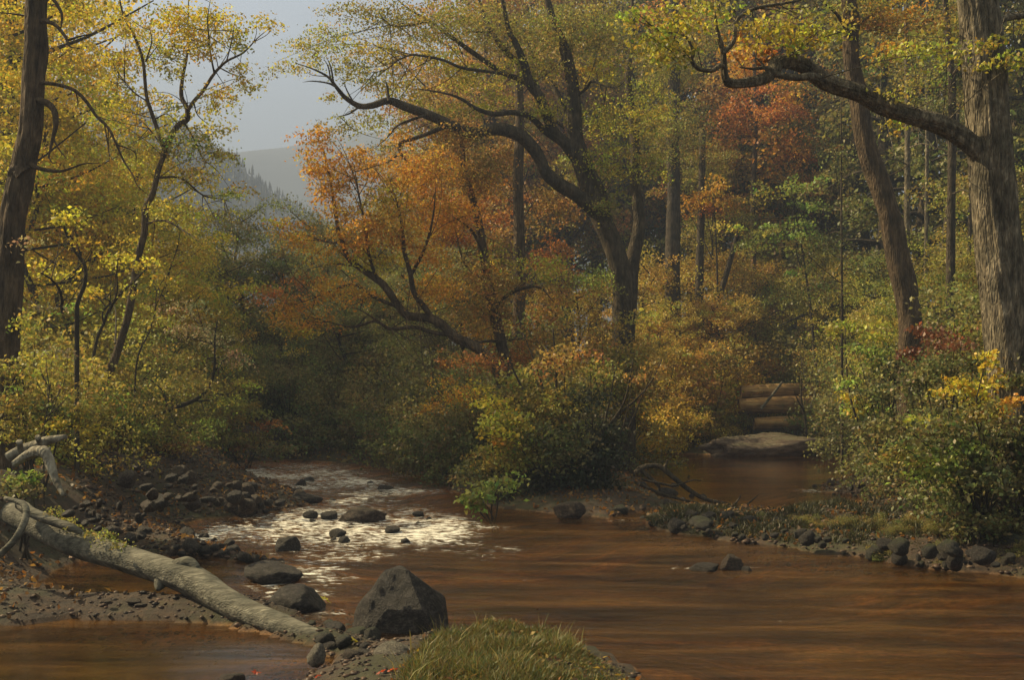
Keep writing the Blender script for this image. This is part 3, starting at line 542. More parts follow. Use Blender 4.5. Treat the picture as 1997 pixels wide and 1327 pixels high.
# ------------------------------------------------------------------ left trees
def dead(root, base): pass
hero('old_tree', 'dark rugged trunk at the picture edge with crooked dead branches', 'tree', 12, [
    ([(6, 980), (8, 850), (10, 740), (12, 638), (17, 560), (20, 500), (24, 433), (35, 377), (46, 322), (57, 264), (62, 207), (66, 151), (71, 94), (70, 38), (72, 0), (76, -50)], 50, 35, (0, 0)),
    ([(50, 345), (38, 335), (28, 345), (22, 365)], 40, 22, (-.04, 0)),
    ([(75, 160), (90, 162), (117, 166), (147, 177), (170, 200), (188, 226), (211, 249), (226, 279), (241, 313), (260, 343), (268, 362), (290, 381)], 8, 2, (-.05, -.5)),
    ([(204, 245), (211, 285), (215, 325)], 3, 1, (-.3, -.4)), ([(228, 282), (262, 296), (266, 320)], 3, 1, (-.3, -.3)), ([(147, 177), (152, 198), (150, 212)], 3, 1, (-.2, -.2)), ([(188, 226), (215, 235), (230, 232)], 2, 1, (-.2, -.2)), ([(211, 250), (213, 300), (225, 315)], 2, 1, (-.3, -.4)),
    ([(76, 40), (92, 42), (109, 49), (128, 72), (136, 90), (155, 94)], 10, 2, (-.05, -.3)), ([(133, 78), (145, 74), (166, 68), (178, 66)], 5, 1, (-.2, -.3)), ([(98, -10), (112, 10), (121, 30), (118, 60)], 8, 4, (0, -.1)), ([(168, 68), (172, 76)], 2, 1, (-.3, -.3)),
    ([(60, 32), (49, 30), (20, 26), (-20, 22)], 4, 3, (0, .1)),
    ([(66, 195), (90, 200), (105, 215), (109, 241), (102, 275), (94, 309)], 15, 6, (-.05, -.2)), ([(103, 270), (118, 295), (133, 312)], 4, 1, (-.2, -.2)), ([(95, 305), (102, 318), (112, 316)], 3, 1, (-.2, -.2)),
    ([(60, 320), (75, 328), (100, 333), (124, 333), (162, 320), (194, 318)], 9, 2, (-.05, -.3)), ([(66, 150), (80, 20), (110, -10)], 8, 4, (0, .2))],
    [(150, 145, 40, 14, cYG, .9, .5), (178, 168, 30, 10, cYG, 1, .5), (115, 120, 40, 16, cY, .8, .6), (215, 200, 36, 12, cYG, .8, .3), (130, 15, 44, 16, cY, .9, .5), (165, 30, 26, 10, cY, .8, .4), (50, 470, 40, 10, cPA, .5, -.5), (30, 20, 40, 20, cY, .7, .6), (25, 150, 30, 40, cY, .8, .8), (48, 628, 30, 10, cYG, 1.2, -.3), (80, 600, 36, 8, cPA, .7, -.2), (55, 645, 16, 6, cYG, 1.4, -.4)],
    bark=BARK_M, size=.034, sides=14, furrow=.18, spr=.16, twigs=False)
hero('slender_tree', 'slim forked tree with yellow crown rising in front of the blue hill', 'tree', 16, [
    ([(190, 800), (203, 751), (222, 706), (234, 669), (249, 620), (260, 559), (268, 507), (281, 455), (284, 407), (298, 377), (309, 332), (320, 298), (313, 271), (301, 234), (286, 188), (279, 120), (264, 75), (241, 30), (232, -10)], 18, 3, (0, 0)),
    ([(318, 305), (330, 272), (347, 245), (364, 234), (365, 211), (354, 188), (356, 151), (365, 105), (367, 38), (368, -20)], 13, 3), ([(366, 215), (380, 195), (396, 177), (418, 143), (441, 120), (475, 102), (501, 75), (524, 56)], 8, 2), ([(418, 143), (410, 100), (405, 40), (410, 0)], 4, 2),
    ([(309, 347), (335, 345), (358, 350), (396, 381), (433, 388), (452, 395)], 5, 2), ([(284, 437), (320, 430), (362, 452), (388, 471)], 5, 2), ([(360, 240), (380, 275), (395, 310), (402, 330)], 4, 1), ([(303, 232), (325, 222), (345, 238)], 3, 1), ([(378, 200), (386, 225), (410, 245)], 3, 1),
    ([(441, 122), (452, 80), (458, 40)], 3, 1), ([(425, 130), (455, 145), (480, 150)], 3, 1), ([(290, 200), (250, 170), (225, 130)], 3, 1), ([(320, 290), (290, 250), (270, 230)], 3, 1), ([(284, 120), (296, 80), (290, 50)], 3, 1)],
    [(238, 50, 24, 26, cY, 1.0), (228, 105, 30, 36, cY, .8), (265, 110, 34, 40, cY, .7), (225, 150, 28, 24, cY, .9), (290, 75, 17, 34, cYG, .8), (255, 195, 48, 22, cY, .9), (300, 190, 34, 22, cY, .8), (335, 100, 24, 24, cYG, .7), (345, 40, 34, 40, cY, 1.2), (375, 70, 38, 40, cY, 1), (410, 30, 34, 34, cY, 1.2), (400, 90, 30, 26, cY, .9), (330, 140, 26, 28, cYG, .7), (455, 55, 24, 34, cY, 1.1), (470, 85, 20, 18, cYG, .8), (520, 42, 32, 16, cY, 1), (470, 130, 24, 16, cY, .9), (480, 160, 28, 16, cY, 1.1), (425, 180, 34, 20, cY, .9), (405, 205, 24, 16, cY, .7), (340, 205, 26, 12, cYG, .6),
     (360, 262, 56, 18, cOL, .9), (400, 285, 50, 16, cOL, 1), (345, 290, 36, 20, cOL, 1.1), (430, 300, 34, 12, cYG, .9), (310, 330, 50, 16, cYG, .8), (370, 335, 40, 14, cOL, .8), (450, 376, 32, 9, cLG, 1.2), (400, 345, 40, 10, cOL, .8), (260, 310, 34, 20, cYG, .9), (350, 425, 55, 18, cYG, .9), (385, 410, 30, 12, cYG, .7), (390, 455, 46, 14, cYG, 1.1), (435, 462, 28, 10, cY, 1.1), (310, 400, 36, 20, cYG, .7), (220, 240, 40, 18, cYG, .8), (240, 280, 40, 18, cOL, .8), (190, 215, 34, 16, cYG, .8), (280, 470, 40, 18, cY, .8)],
    bark=BARK_M, size=.036)
def yl(label, Y, pts, w0, w1, blobs, **kw): return hero('sapling', label, 'sapling', Y, [(pts, w0, w1, (0, 0))]+kw.pop('limbs', []), blobs, bark=TWIG, size=kw.pop('size', .045), **kw)
yl('sapling bending right over the stony shore with airy pale leaves', 17, [(200, 880), (235, 842), (285, 815), (335, 797), (375, 783), (405, 760), (418, 720), (419, 660), (424, 625)], 11, 2,
   [(360, 600, 45, 24, cPA, .6), (345, 640, 40, 22, cPA, .5), (420, 660, 44, 18, cPA, .5), (455, 700, 44, 14, cPA, .6), (400, 640, 34, 16, cPA, .5), (470, 745, 34, 14, cYG, .8), (440, 780, 30, 12, cYG, .7), (380, 700, 44, 24, cOL, .5), (400, 830, 34, 22, cLG, .7), (370, 850, 24, 12, cLG, .6), (390, 750, 50, 22, cOL, .5), (310, 690, 50, 34, cOL, .5), (330, 750, 60, 20, cOL, .5)], size=.034,
   limbs=[([(375, 783), (410, 781), (430, 776)], 4, 1), ([(326, 800), (318, 765), (290, 740), (262, 748)], 4, 1), ([(418, 725), (440, 700), (470, 690)], 3, 1), ([(419, 680), (400, 650), (380, 620)], 3, 1), ([(405, 762), (440, 770), (470, 750)], 3, 1), ([(330, 800), (345, 830), (380, 850)], 3, 1)])
yl('twin-stemmed sapling with arms crossing in front of the slim forked tree', 15.5, [(170, 760), (180, 710), (190, 660), (203, 630), (212, 605), (235, 575), (262, 548), (290, 520)], 7, 3,
   [(290, 520, 40, 16, cY, .8), (170, 570, 40, 18, cY, .8), (225, 500, 36, 24, cY, .7), (240, 560, 30, 18, cYG, .6)], limbs=[([(203, 635), (200, 610), (215, 590), (200, 582), (170, 578)], 4, 2), ([(215, 605), (228, 570), (228, 520), (238, 485)], 4, 1), ([(225, 670), (226, 630), (224, 600), (205, 580)], 4, 2)])
yl('sinuous dark sapling curving past the rugged edge trunk', 13, [(150, 640), (152, 590), (165, 555), (166, 520), (150, 495), (135, 470), (120, 430)], 10, 4,
   [(120, 420, 40, 22, cY, .9), (90, 520, 44, 24, cY, .6), (170, 470, 34, 18, cY, .7), (140, 600, 40, 12, cLG, .6)], limbs=[([(122, 610), (118, 570), (100, 545), (75, 530)], 6, 3)])
yl('whip-thin sapling standing on the bank right of the slim forked tree', 16.5, [(262, 790), (268, 700), (290, 650), (302, 610), (306, 570), (322, 540)], 4, 1, [(320, 545, 36, 26, cY, .6), (300, 620, 40, 26, cYG, .5)])
yl('thin sapling rising beside the bleached snag', 11, [(86, 850), (92, 800), (97, 760), (100, 740)], 3, 1, [(110, 745, 36, 18, cOL, .7), (150, 770, 50, 20, cOL, .8), (80, 700, 44, 20, cYG, .6)], size=.032)
yl('pair of dark thin stems with golden leaves low on the left bank', 11.5, [(50, 880), (50, 800), (44, 740), (38, 700)], 4, 2, [(130, 822, 40, 10, cY, 1.3, -.3), (170, 838, 34, 8, cY, 1.1, -.3), (60, 720, 40, 26, cYG, .6), (110, 690, 40, 20, cPA, .3)], limbs=[([(78, 860), (90, 800), (95, 760)], 3, 1), ([(75, 850), (110, 830), (160, 835)], 3, 1)], size=.034)

# ------------------------------------------------------------------ generic woodland trees, copied
GREY = (1, 1, 1)
def gen_tree(seed, Ht, R_, leaf=.15, n=3600, low=.3, bark=BARK_D, conifer=False):
    rs = random.Random(seed); T = Tubes(); lv = Leaves()
    tr = [np.array((0, 0, -.3))]
    for k in range(1, 8): tr.append(np.array((rs.uniform(-.25, .25)*k*.25, rs.uniform(-.25, .25)*k*.25, Ht*k/7.0)))
    T.add(tr, [Ht*.016, Ht*.012, Ht*.002], sides=8, sub=3)
    nb = 34 if conifer else 20; per = n//(nb*3)
    for b in range(nb):
        t = low+(1-low)*(b+rs.random())/nb; i0 = min(6, int(t*7)); a = tr[i0]+(tr[i0+1]-tr[i0])*(t*7-i0)
        th = b*2.4+rs.uniform(-.4, .4)
        if conifer: ln = R_*(1.05-t)*1.25+.3; up = -.18
        else: ln = R_*(.45+.75*math.sin(min(1, (t-low)/(1-low)*.9+.15)*PI))*rs.uniform(.7, 1.15); up = rs.uniform(.25, .75)
        e = a+np.array((math.cos(th)*ln, math.sin(th)*ln, up*ln)); mid = (a+e)/2+np.array((0, 0, ln*(.1 if conifer else -.06)))
        T.add([a, mid, e], [Ht*.005, Ht*.0012], sides=4, sub=3, rough=0, cap=False)
        for q in range(3):
            f = .4+.3*q+rs.uniform(-.1, .1); c = a+(e-a)*f+np.array([rs.gauss(0, .16)*ln for _ in range(3)])*(.4 if conifer else 1)
            for h_ in range(2):
                v_ = .75+.5*rs.random()
                lv.spray(c+np.array([rs.gauss(0, .35) for _ in range(3)])*(.5 if conifer else .9), (.42 if conifer else .62)*R_/2.6, per//2, leaf, np.array(GREY)*.5*v_, droop=.5 if conifer else .3, flat=.35, var=.15)
    return T.mesh('trunk', bark), lv.mesh('crown', LEAF)
def gen_shrub(seed):
    rs = random.Random(seed); T = Tubes(); lv = Leaves()
    for k in range(16):
        th = k*2.4; rr = rs.uniform(.2, 1.0); c = np.array((math.cos(th)*rr, math.sin(th)*rr, rs.uniform(.25, 1.7)*(1-.35*rr)))
        T.add([np.array((c[0]*.15, c[1]*.15, -.2)), c*np.array((.5, .5, .6)), c+np.array((0, 0, .2))], [.018, .003], sides=4, sub=3, rough=0, cap=False)
        for h_ in range(3):
            lv.spray(c+np.array([rs.gauss(0, .2) for _ in range(3)]), rs.uniform(.25, .5), 130, .052, np.array((1, 1, 1))*.5*rs.uniform(.7, 1.3), droop=.3, flat=.5, var=.15)
    return T.mesh('stem', TWIG), lv.mesh('foliage', LEAF)
PROTO = {}
def proto(kind):
    if kind not in PROTO:
        PROTO[kind] = {'b0': lambda: gen_tree(1, 15, 3.6, .11, 16000), 'b1': lambda: gen_tree(2, 17, 4.2, .11, 18000, .25), 'b2': lambda: gen_tree(3, 13, 3.2, .10, 15000, .2),
                       's0': lambda: gen_tree(4, 7, 2.4, .075, 15000, .12), 's1': lambda: gen_tree(5, 6, 2.2, .075, 14000, .1),
                       'u0': lambda: gen_shrub(21), 'u1': lambda: gen_shrub(22), 'c0': lambda: gen_tree(6, 17, 2.8, .12, 11000, .12, conifer=True), 'c1': lambda: gen_tree(8, 14, 2.4, .12, 9000, .1, conifer=True)}[kind]()
    return PROTO[kind]
def place(kind, px, Y, colr, label, cat, group, sc=1.0, name='forest_tree', rot=None):
    tm, cm = proto(kind); x = (px-CX)/F*Y
    e = empty(name, (x, Y, gz(x, Y)-.1), label, cat, group); e.rotation_euler.z = RNG.random()*6.28 if rot is None else rot; e.scale = (sc,)*3
    link('stem' if kind[0] == 'u' else 'trunk', tm, e); c = link('foliage' if kind[0] == 'u' else 'crown', cm, e); c.color = (*[v*2 for v in colr], 1)
    return e
def mixc(a, b, t): return tuple(p*(1-t)+q*t for p, q in zip(a, b))
# back rows on the right and behind the maple
rows = [
 ('olive broadleaf tree in the wall of woods behind the spreading maple', 'olive woods behind the maple', 'b', cOL, [(760, 62, .62), (820, 56, .75), (870, 50, .85), (930, 52, 1.0), (990, 46, 1.05), (1050, 50, 1.15), (1110, 46, 1.1), (1160, 50, 1.25), (1210, 46, 1.15), (1260, 50, 1.25), (1310, 46, 1.2), (1350, 52, 1.3), (1290, 58, 1.4), (1080, 58, 1.35)]),
 ('shadowed green tree in the deep woods behind the leaning trunk', 'deep woods on the right', 'b', cG, [(1400, 47, 1.2), (1450, 52, 1.3), (1500, 46, 1.15), (1560, 47, 1.15), (1620, 45, 1.15), (1680, 40, 1.05), (1740, 46, 1.15), (1530, 56, 1.35), (1880, 42, 1.1), (1960, 36, 1.0), (2060, 32, 1.0), (2130, 40, 1.1)]),
 ('dark spruce in the deep woods at the right', 'spruces on the right', 'c', cG, [(1600, 44, 1.15), (1670, 38, 1.05), (1720, 33, 1.0), (1800, 31, 1.0), (1860, 35, 1.05), (1925, 29, .95), (1990, 33, 1.0), (1480, 45, 1.1)]),
 ('russet brown tree glowing behind the orange maple', 'russet woods behind the orange maple', 'b', cBR, [(900, 45, .85), (960, 44, 1.0), (1030, 45, 1.0), (1090, 44, .95), (860, 44, .75)]),
 ('small red and orange maple set back in the woods behind the crooked bough', 'red maples behind the bough', 'b', mixc(cR, cO, .5), [(1450, 44, 1.1), (1535, 43, 1.0)]),
 ('yellow broadleaf tree in the grove behind the rugged edge trunk', 'yellow grove on the left', 'b', cY, [(-60, 20, .62), (20, 26, .75), (-20, 34, 1.0), (90, 31, .75), (60, 40, .9), (150, 36, .58), (140, 27, .42), (215, 30, .40), (-120, 24, .9)]),
 ('yellow-green tree in the low thicket below the blue hill', 'thicket below the hill', 's', mixc(cY, cYG, .15), [(60, 21, .85), (130, 22, .8), (250, 28, .95), (290, 34, 1.05), (330, 26, .62), (200, 24, .8), (370, 40, .8), (430, 52, .75), (330, 48, .9), (400, 30, .55), (180, 38, 1.1), (460, 44, .6)]),
 ('olive tree in the far thicket at the foot of the hills', 'far thicket at the foot of the hills', 's', cOL, [(480, 60, .55), (530, 48, .5), (560, 70, .7), (610, 55, .7), (650, 44, .9), (700, 52, 1.1), (510, 85, .8), (590, 95, .8), (660, 80, 1.3), (740, 48, 1.1), (800, 42, 1.1), (440, 75, .6)]),
 ('shaded green tree on the far bank above the dark water edge', 'shaded trees on the far bank', 's', cG, [(470, 36, .85), (540, 35, .8), (600, 37, .85), (640, 34, .72), (700, 35, .8), (750, 33, .72), (800, 34, .8), (850, 31, .75), (900, 29, .7), (430, 34, .75), (670, 31, .6), (950, 29, .75)]),
 ('ochre scrub tree behind the quiet pool on the right', 'ochre scrub behind the pool', 's', mixc(cBR, cY, .35), [(1250, 34, .75), (1300, 31.5, .62), (1350, 36, .8), (1390, 33.5, .66), (1440, 37, .8), (1230, 28, .55), (1500, 39, .75), (1560, 40, .75), (1120, 27, .6)]),
 ('low green scrub tree on the slope behind the log pile', 'green scrub above the log pile', 's', cOL, [(1480, 42, .85), (1540, 37, .75), (1600, 36, .75), (1650, 33, .7), (1700, 30, .7), (1740, 27, .6), (1830, 24, .6), (1900, 22, .55), (1960, 24, .7)]),
 ('low leafy shrub massed along the dark far bank of the rapids', 'shrubs on the far bank', 'u', cG, [(420, 27.5, .9), (455, 29, 1), (490, 30, 1.1), (530, 30, 1), (565, 29, 1), (600, 29.5, 1.1), (635, 28.5, 1), (670, 28.5, 1.1), (710, 27.5, 1.1), (750, 26.5, 1.1), (790, 25.5, 1.1), (830, 24.5, 1), (865, 23, 1), (900, 21.5, 1), (935, 20, .95), (975, 19.5, 1), (1020, 19.5, 1.1), (610, 32, 1.5), (690, 31.5, 1.5), (770, 30, 1.5), (850, 28, 1.5), (520, 32.5, 1.4), (920, 26, 1.5), (990, 24, 1.5), (1080, 23, 1.3), (1060, 26, 1.6), (1140, 25, 1.3), (1180, 22.5, 1)]),
 ('ochre shrub in the warm scrub at the back of the quiet pool', 'ochre shrubs behind the pool', 'u', mixc(cBR, cY, .65), [(1255, 29.3, .6), (1300, 29.6, .7), (1345, 29.9, .7), (1390, 30.2, .6), (1215, 27, 1.1), (1250, 30.5, 1.2), (1290, 32, 1.5), (1335, 32.5, 1.4), (1375, 33, 1.3), (1420, 33.5, 1.4), (1310, 35, 2.2), (1380, 36, 2.2), (1450, 36.5, 2), (1240, 33, 2), (1195, 24, 1.2), (1510, 36.5, 1.6), (1400, 31.5, .8), (1350, 31, .7)]),
 ('green undergrowth shrub on the shaded slope at the right', 'undergrowth on the right slope', 'u', cG, [(1570, 37, 1.8), (1640, 34, 1.6), (1660, 30, 1.3), (1700, 26, 1.3), (1740, 23, 1.2), (1780, 20, 1.1), (1830, 21, 1.2), (1880, 19, 1.1), (1930, 18, 1.1), (1980, 17, 1.1), (1790, 16.5, .7), (1830, 16, .9), (1900, 14.5, .8), (1970, 14, .9), (2040, 15, 1.1), (1500, 39, 2), (1600, 40, 2.4), (1700, 34, 2), (1800, 27, 1.8), (1880, 25, 1.8), (1960, 23, 1.7)]),
 ('low green weed clump growing on the bar between brook and pool', 'weed clumps on the bar', 'u', mixc(cG, cOL, .3), [(1450, 13.2, .10), (1500, 13.0, .12), (1560, 12.8, .13), (1600, 12.3, .12), (1650, 12.1, .16), (1700, 11.9, .14), (1745, 11.4, .14), (1790, 11.6, .18), (1840, 11, .16), (1890, 11.1, .2), (1950, 10.6, .18), (1990, 10.2, .14), (1720, 10.9, .14), (1850, 10.4, .14)]),
 ('olive undergrowth shrub under the yellow grove on the left bank', 'undergrowth on the left bank', 'u', mixc(cOL, cYG, .3), [(370, 25, 1.1), (330, 22.5, 1.1), (290, 20.5, 1.1), (250, 19, 1), (210, 18, 1), (160, 17, 1), (110, 16, 1), (60, 15, 1), (10, 14, 1), (300, 26, 1.5), (220, 23, 1.4), (140, 20, 1.3), (60, 19, 1.3), (350, 30, 1.6), (-40, 17, 1.3), (400, 32, 1.5), (190, 15.5, .7), (110, 13.5, .7)]),
]
for label, grp, k, c, spots in rows:
    for q, (px, Y, sc) in enumerate(spots):
        kind = k+str(q % {'b': 3, 's': 2, 'c': 2, 'u': 2}[k])
        t_ = RNG.random()*.35; other = {cOL: cYG, cG: cOL, cBR: cR, cR: cO, cY: cYG}.get(c, cOL)
        place(kind, px, Y, mixc(c, other, t_), label, 'shrub' if k == 'u' else 'tree', grp, sc, name={'c': 'conifer_tree', 'u': 'shrub'}.get(k, 'forest_tree'))

# ------------------------------------------------------------------ bushes with their own outline
def bush(label, Y, base_px, blobs, size=.05, stems=9, spr=.28, cat='bush', name='bush', lean=(0, 0), stemlist=None):
    s = Y/F; x = (base_px-CX)/F*Y; z0 = gz(x, Y); root = empty(name, (x, Y, z0), label, cat)
    T = Tubes(); lv = Leaves(); rs = random.Random(int(base_px)); base = np.array((x, Y, z0))
    if cat == 'sapling':
        top = P(blobs[0][0], min(b_[1] for b_ in blobs)-10, Y); T.add([base-np.array((0, 0, .2)), base*.5+top*.5+np.array((.15, 0, 0)), top], [.06, .035, .01], sides=7, sub=6)
    for (px, py, rx, ry, c, *r) in blobs:
        cover = r[0] if r else 1.3; dY = r[1] if len(r) > 1 else rs.uniform(-.4, .4)
        cc = P(px, py, Y+dY); lv.blob(cc, rx*s, max(rx, ry)*s*.8, ry*s, size, c, cover*(2.4 if Y < 19 else 1.8), spr=spr)
        mid = (base+cc)/2+np.array((rs.uniform(-.15, .15), rs.uniform(-.1, .1), .12))
        if cat == 'sapling':
            t0 = rs.uniform(.55, .98); j0 = base+(top-base)*t0
            T.add([j0, (j0+cc)/2+np.array((0, 0, .1)), cc], [.02, .005], sides=5, sub=4, rough=0, cap=False); continue
        T.add([base+np.array((rs.uniform(-.15, .15), rs.uniform(-.1, .1), -.1)), mid, cc+np.array((0, 0, ry*s*.6))], [.014, .004], sides=5, sub=4, rough=0, cap=False)
    for (pl, w0, w1) in (stemlist or []): T.add([P(a, b, Y-.1) for a, b in pl], [w0*s/2, w1*s/2], sides=5, sub=4)
    link('stem', T.mesh('stem', TWIG, base), root); link('foliage', lv.mesh('foliage', LEAF, base), root); return root
bush('broad round green bush at the point where the brook and quiet pool meet', 16.6, 1080, [
    (985, 830, 46, 34, cYG, 1.5, -.6), (960, 790, 38, 18, cY, 1), (1010, 780, 50, 30, cOL, 1.3), (1080, 790, 60, 40, cOL, 1.3), (1150, 840, 50, 34, cDK, 1.5), (1080, 860, 70, 45, cG, 1.6), (1010, 880, 60, 40, cOL, 1.5), (960, 900, 55, 30, cOL, 1.3), (1100, 930, 90, 50, cDK, 1.8), (1165, 900, 45, 45, cDK, 1.7), (1000, 950, 70, 34, cDK, 1.5), (1175, 960, 45, 34, cDK, 1.7), (1040, 740, 60, 34, cOL, .9), (1100, 700, 60, 40, cBR, .7), (970, 850, 30, 20, cY, 1, -.8), (930, 930, 40, 20, cG, 1.4), (1150, 780, 40, 30, cDK, 1), (1120, 980, 60, 22, cDK, 1.6)],
     stemlist=[([(1080, 860), (1085, 760), (1082, 690), (1078, 640)], 7, 3), ([(1020, 760), (1000, 720), (990, 690)], 5, 2), ([(1060, 760), (1040, 700), (1020, 650)], 4, 2)], size=.05)
bush('bare-stemmed shrub with arching twigs on the point', 16.9, 1165, [(1170, 820, 30, 22, cDK, 1), (1200, 840, 24, 16, cDK, .9), (1235, 730, 30, 18, cBR, .4), (1195, 720, 30, 20, cOL, .5), (1285, 705, 26, 12, cBR, .4), (1150, 720, 40, 30, cOL, .5), (1190, 860, 30, 20, cDK, 1)],
     stemlist=[([(1172, 850), (1185, 800), (1195, 750), (1200, 715)], 5, 2), ([(1175, 850), (1205, 810), (1240, 780), (1270, 745), (1292, 700)], 6, 2), ([(1180, 840), (1215, 790), (1228, 740), (1235, 700)], 5, 2), ([(1190, 830), (1210, 800), (1205, 760)], 3, 1)], size=.045)
bush('hazy brown and olive scrub wrapping the foot of the spreading maple', 20.3, 1200, [(1200, 700, 46, 36, cOL, .9), (1175, 650, 40, 28, cBR, .8), (1245, 690, 40, 40, mixc(cOL, cBR, .5), .9), (1220, 765, 55, 40, cOL, 1.2), (1140, 690, 40, 30, cBR, .8), (1215, 620, 34, 24, cOL, .6), (1260, 750, 36, 34, cBR, .9)], size=.055)
bush('bright lime-green leafy shoot trailing over the water edge', 14.6, 965, [(940, 960, 30, 20, cLG, 1.6, -.3), (965, 945, 26, 16, cLG, 1.2), (915, 975, 22, 12, cLG, 1.5, -.3), (1000, 940, 26, 18, cLG, 1), (930, 990, 18, 8, cLG, 1.3, -.3)], size=.06, spr=.16)
bush('dark bush on the far bank just behind the round bush', 21, 900, [(880, 880, 60, 34, cG, 1.6), (820, 860, 60, 34, cG, 1.4), (900, 830, 50, 34, cG, 1.3), (760, 880, 60, 26, cG, 1.4), (840, 905, 70, 18, cG, 1.5), (930, 860, 50, 34, cG, 1.4)], size=.06)
bush('dark bush overhanging the head of the sparkling rapids', 27, 640, [(640, 860, 60, 26, cG, 1.5), (580, 865, 50, 24, cG, 1.4), (700, 870, 60, 26, cG, 1.5), (650, 820, 60, 30, cG, 1.4), (560, 830, 50, 26, cG, 1.2), (740, 830, 60, 34, cG, 1.2)], size=.07)
bush('olive bush with rusty tips on the far left bank of the rapids', 24, 470, [(440, 850, 50, 30, cOL, 1.3), (500, 860, 40, 24, cOL, 1.3), (460, 800, 50, 30, cOL, 1.1), (530, 825, 34, 10, cR, 1), (470, 870, 26, 10, cR, 1), (400, 870, 44, 24, cG, 1.4), (540, 870, 40, 16, cG, 1.5)], size=.06)
bush('tangled brown-green thicket along the shore under the bending sapling', 16, 290, [(300, 850, 50, 22, cOL, 1.2), (240, 830, 44, 24, cG, 1.2), (350, 865, 40, 16, cBR, 1.1), (180, 860, 44, 20, cOL, 1.2), (290, 800, 54, 26, cOL, .8), (210, 790, 44, 24, cOL, .9), (270, 880, 60, 10, cBR, 1.2), (150, 800, 50, 26, cOL, 1), (140, 750, 50, 30, cOL, .8)], size=.045)
bush('low weedy bush around the foot of the rugged edge trunk', 11.5, 60, [(40, 780, 50, 34, cOL, 1.2), (110, 800, 44, 26, cG, 1.1), (30, 840, 44, 24, cOL, 1.1), (100, 850, 34, 14, cG, 1.1), (20, 720, 40, 30, cOL, 1), (160, 800, 40, 24, cOL, .9)], size=.036, spr=.2)
bush('bright green weeds beneath the bleached snag', 10.2, 40, [(30, 935, 26, 16, cLG, 1.5), (65, 930, 20, 14, cLG, 1.5), (10, 950, 26, 14, cG, 1.5), (50, 955, 34, 10, cG, 1.5)], size=.035, spr=.12, cat='weeds', name='weeds')
bush('small layered green shrub just left of the leaning trunk base', 17, 1740, [(1650, 632, 36, 9, cYG, 1.6), (1625, 645, 20, 7, cYG, 1.4), (1715, 630, 24, 8, cYG, 1.5), (1700, 655, 44, 10, cYG, 1.4), (1670, 680, 26, 7, cLG, 1.4), (1720, 685, 44, 11, cLG, 1.4), (1700, 715, 50, 12, cLG, 1.2), (1660, 745, 34, 14, cLG, 1.2), (1715, 760, 46, 18, cG, 1.3), (1660, 775, 30, 12, cY, 1.1), (1690, 795, 44, 14, cLG, 1.3), (1670, 805, 24, 8, cY, 1.2), (1750, 720, 34, 26, cG, 1.2), (1710, 830, 50, 24, cG, 1.3), (1740, 870, 44, 18, cG, 1.2)],
     stemlist=[([(1690, 860), (1665, 800), (1652, 730), (1648, 640)], 6, 2), ([(1730, 840), (1745, 780), (1742, 720), (1730, 660)], 4, 2)], size=.055, spr=.2)
bush('dark red low shrub between the leaning trunk and the furrowed tree', 13, 1830, [(1830, 648, 50, 16, cRD, 1.4), (1790, 690, 34, 14, cRD, 1.4), (1860, 670, 40, 14, cRD, 1.2), (1880, 640, 44, 16, cOL, 1.2), (1840, 710, 60, 26, cG, 1.4), (1790, 740, 40, 24, cG, 1.3), (1900, 700, 40, 24, cOL, 1.1)], size=.042, spr=.18)
bush('yellow-leaved shrub clinging round the furrowed trunk base', 10.6, 1900, [(1925, 700, 22, 18, cY, 1.3), (1940, 740, 26, 20, cY, 1.2), (1870, 745, 26, 14, cY, 1.4), (1900, 765, 34, 18, cY, 1.2), (1975, 780, 24, 16, cO, 1.3), (1960, 800, 20, 14, cO, 1.2), (1840, 765, 26, 9, cY, 1.2), (1920, 800, 50, 24, cOL, 1.3), (1980, 690, 30, 34, cG, 1.3), (1985, 740, 24, 26, cG, 1.3)], size=.036, spr=.13)
bush('big leafy green shrub drooping over the right bank', 10.8, 1900, [(1850, 830, 60, 30, cG, 1.5), (1790, 850, 50, 26, cG, 1.4), (1740, 830, 40, 22, cG, 1.2), (1920, 850, 60, 34, cG, 1.5), (1850, 890, 60, 30, cLG, 1.4, -.3), (1900, 920, 70, 34, cG, 1.6), (1820, 920, 44, 20, cLG, 1.3, -.3), (1960, 920, 50, 50, cG, 1.6), (1880, 870, 40, 14, cLG, 1, -.4), (1940, 970, 60, 34, cG, 1.6), (1800, 820, 40, 12, cYG, 1), (1985, 850, 30, 40, cG, 1.5), (1860, 950, 40, 20, cG, 1.5), (1760, 885, 40, 20, cOL, 1.2), (1910, 880, 30, 16, cLG, 1, -.4), (2030, 900, 50, 80, cG, 1.5), (1850, 985, 50, 20, cG, 1.4), (1920, 1015, 60, 26, cG, 1.5), (1985, 1020, 40, 30, cG, 1.5), (1800, 960, 40, 20, cG, 1.3)], size=.042, spr=.2)
bush('dull brown scrub hanging on the bank beside the quiet pool', 17, 1720, [(1720, 850, 40, 20, cBR, 1.1), (1720, 815, 34, 18, cG, 1.1), (1750, 880, 44, 16, cBR, 1.1), (1760, 905, 40, 12, cOL, 1.1), (1770, 850, 40, 20, cG, 1.1)], size=.045, spr=.2)
bush('feathery ochre shrub at the left end of the log pile', 30, 1370, [(1370, 760, 50, 34, cBR, 1), (1330, 790, 44, 30, mixc(cBR, cY, .4), 1.1), (1400, 800, 44, 26, cOL, 1), (1300, 820, 44, 20, cBR, 1.2), (1350, 830, 50, 14, cOL, 1.3), (1260, 800, 44, 30, mixc(cBR, cY, .4), 1.1), (1230, 840, 40, 16, mixc(cBR, cY, .6), 1.2), (1420, 700, 50, 40, mixc(cBR, cOL, .5), .8), (1320, 700, 60, 40, mixc(cBR, cY, .3), .8)], size=.08)
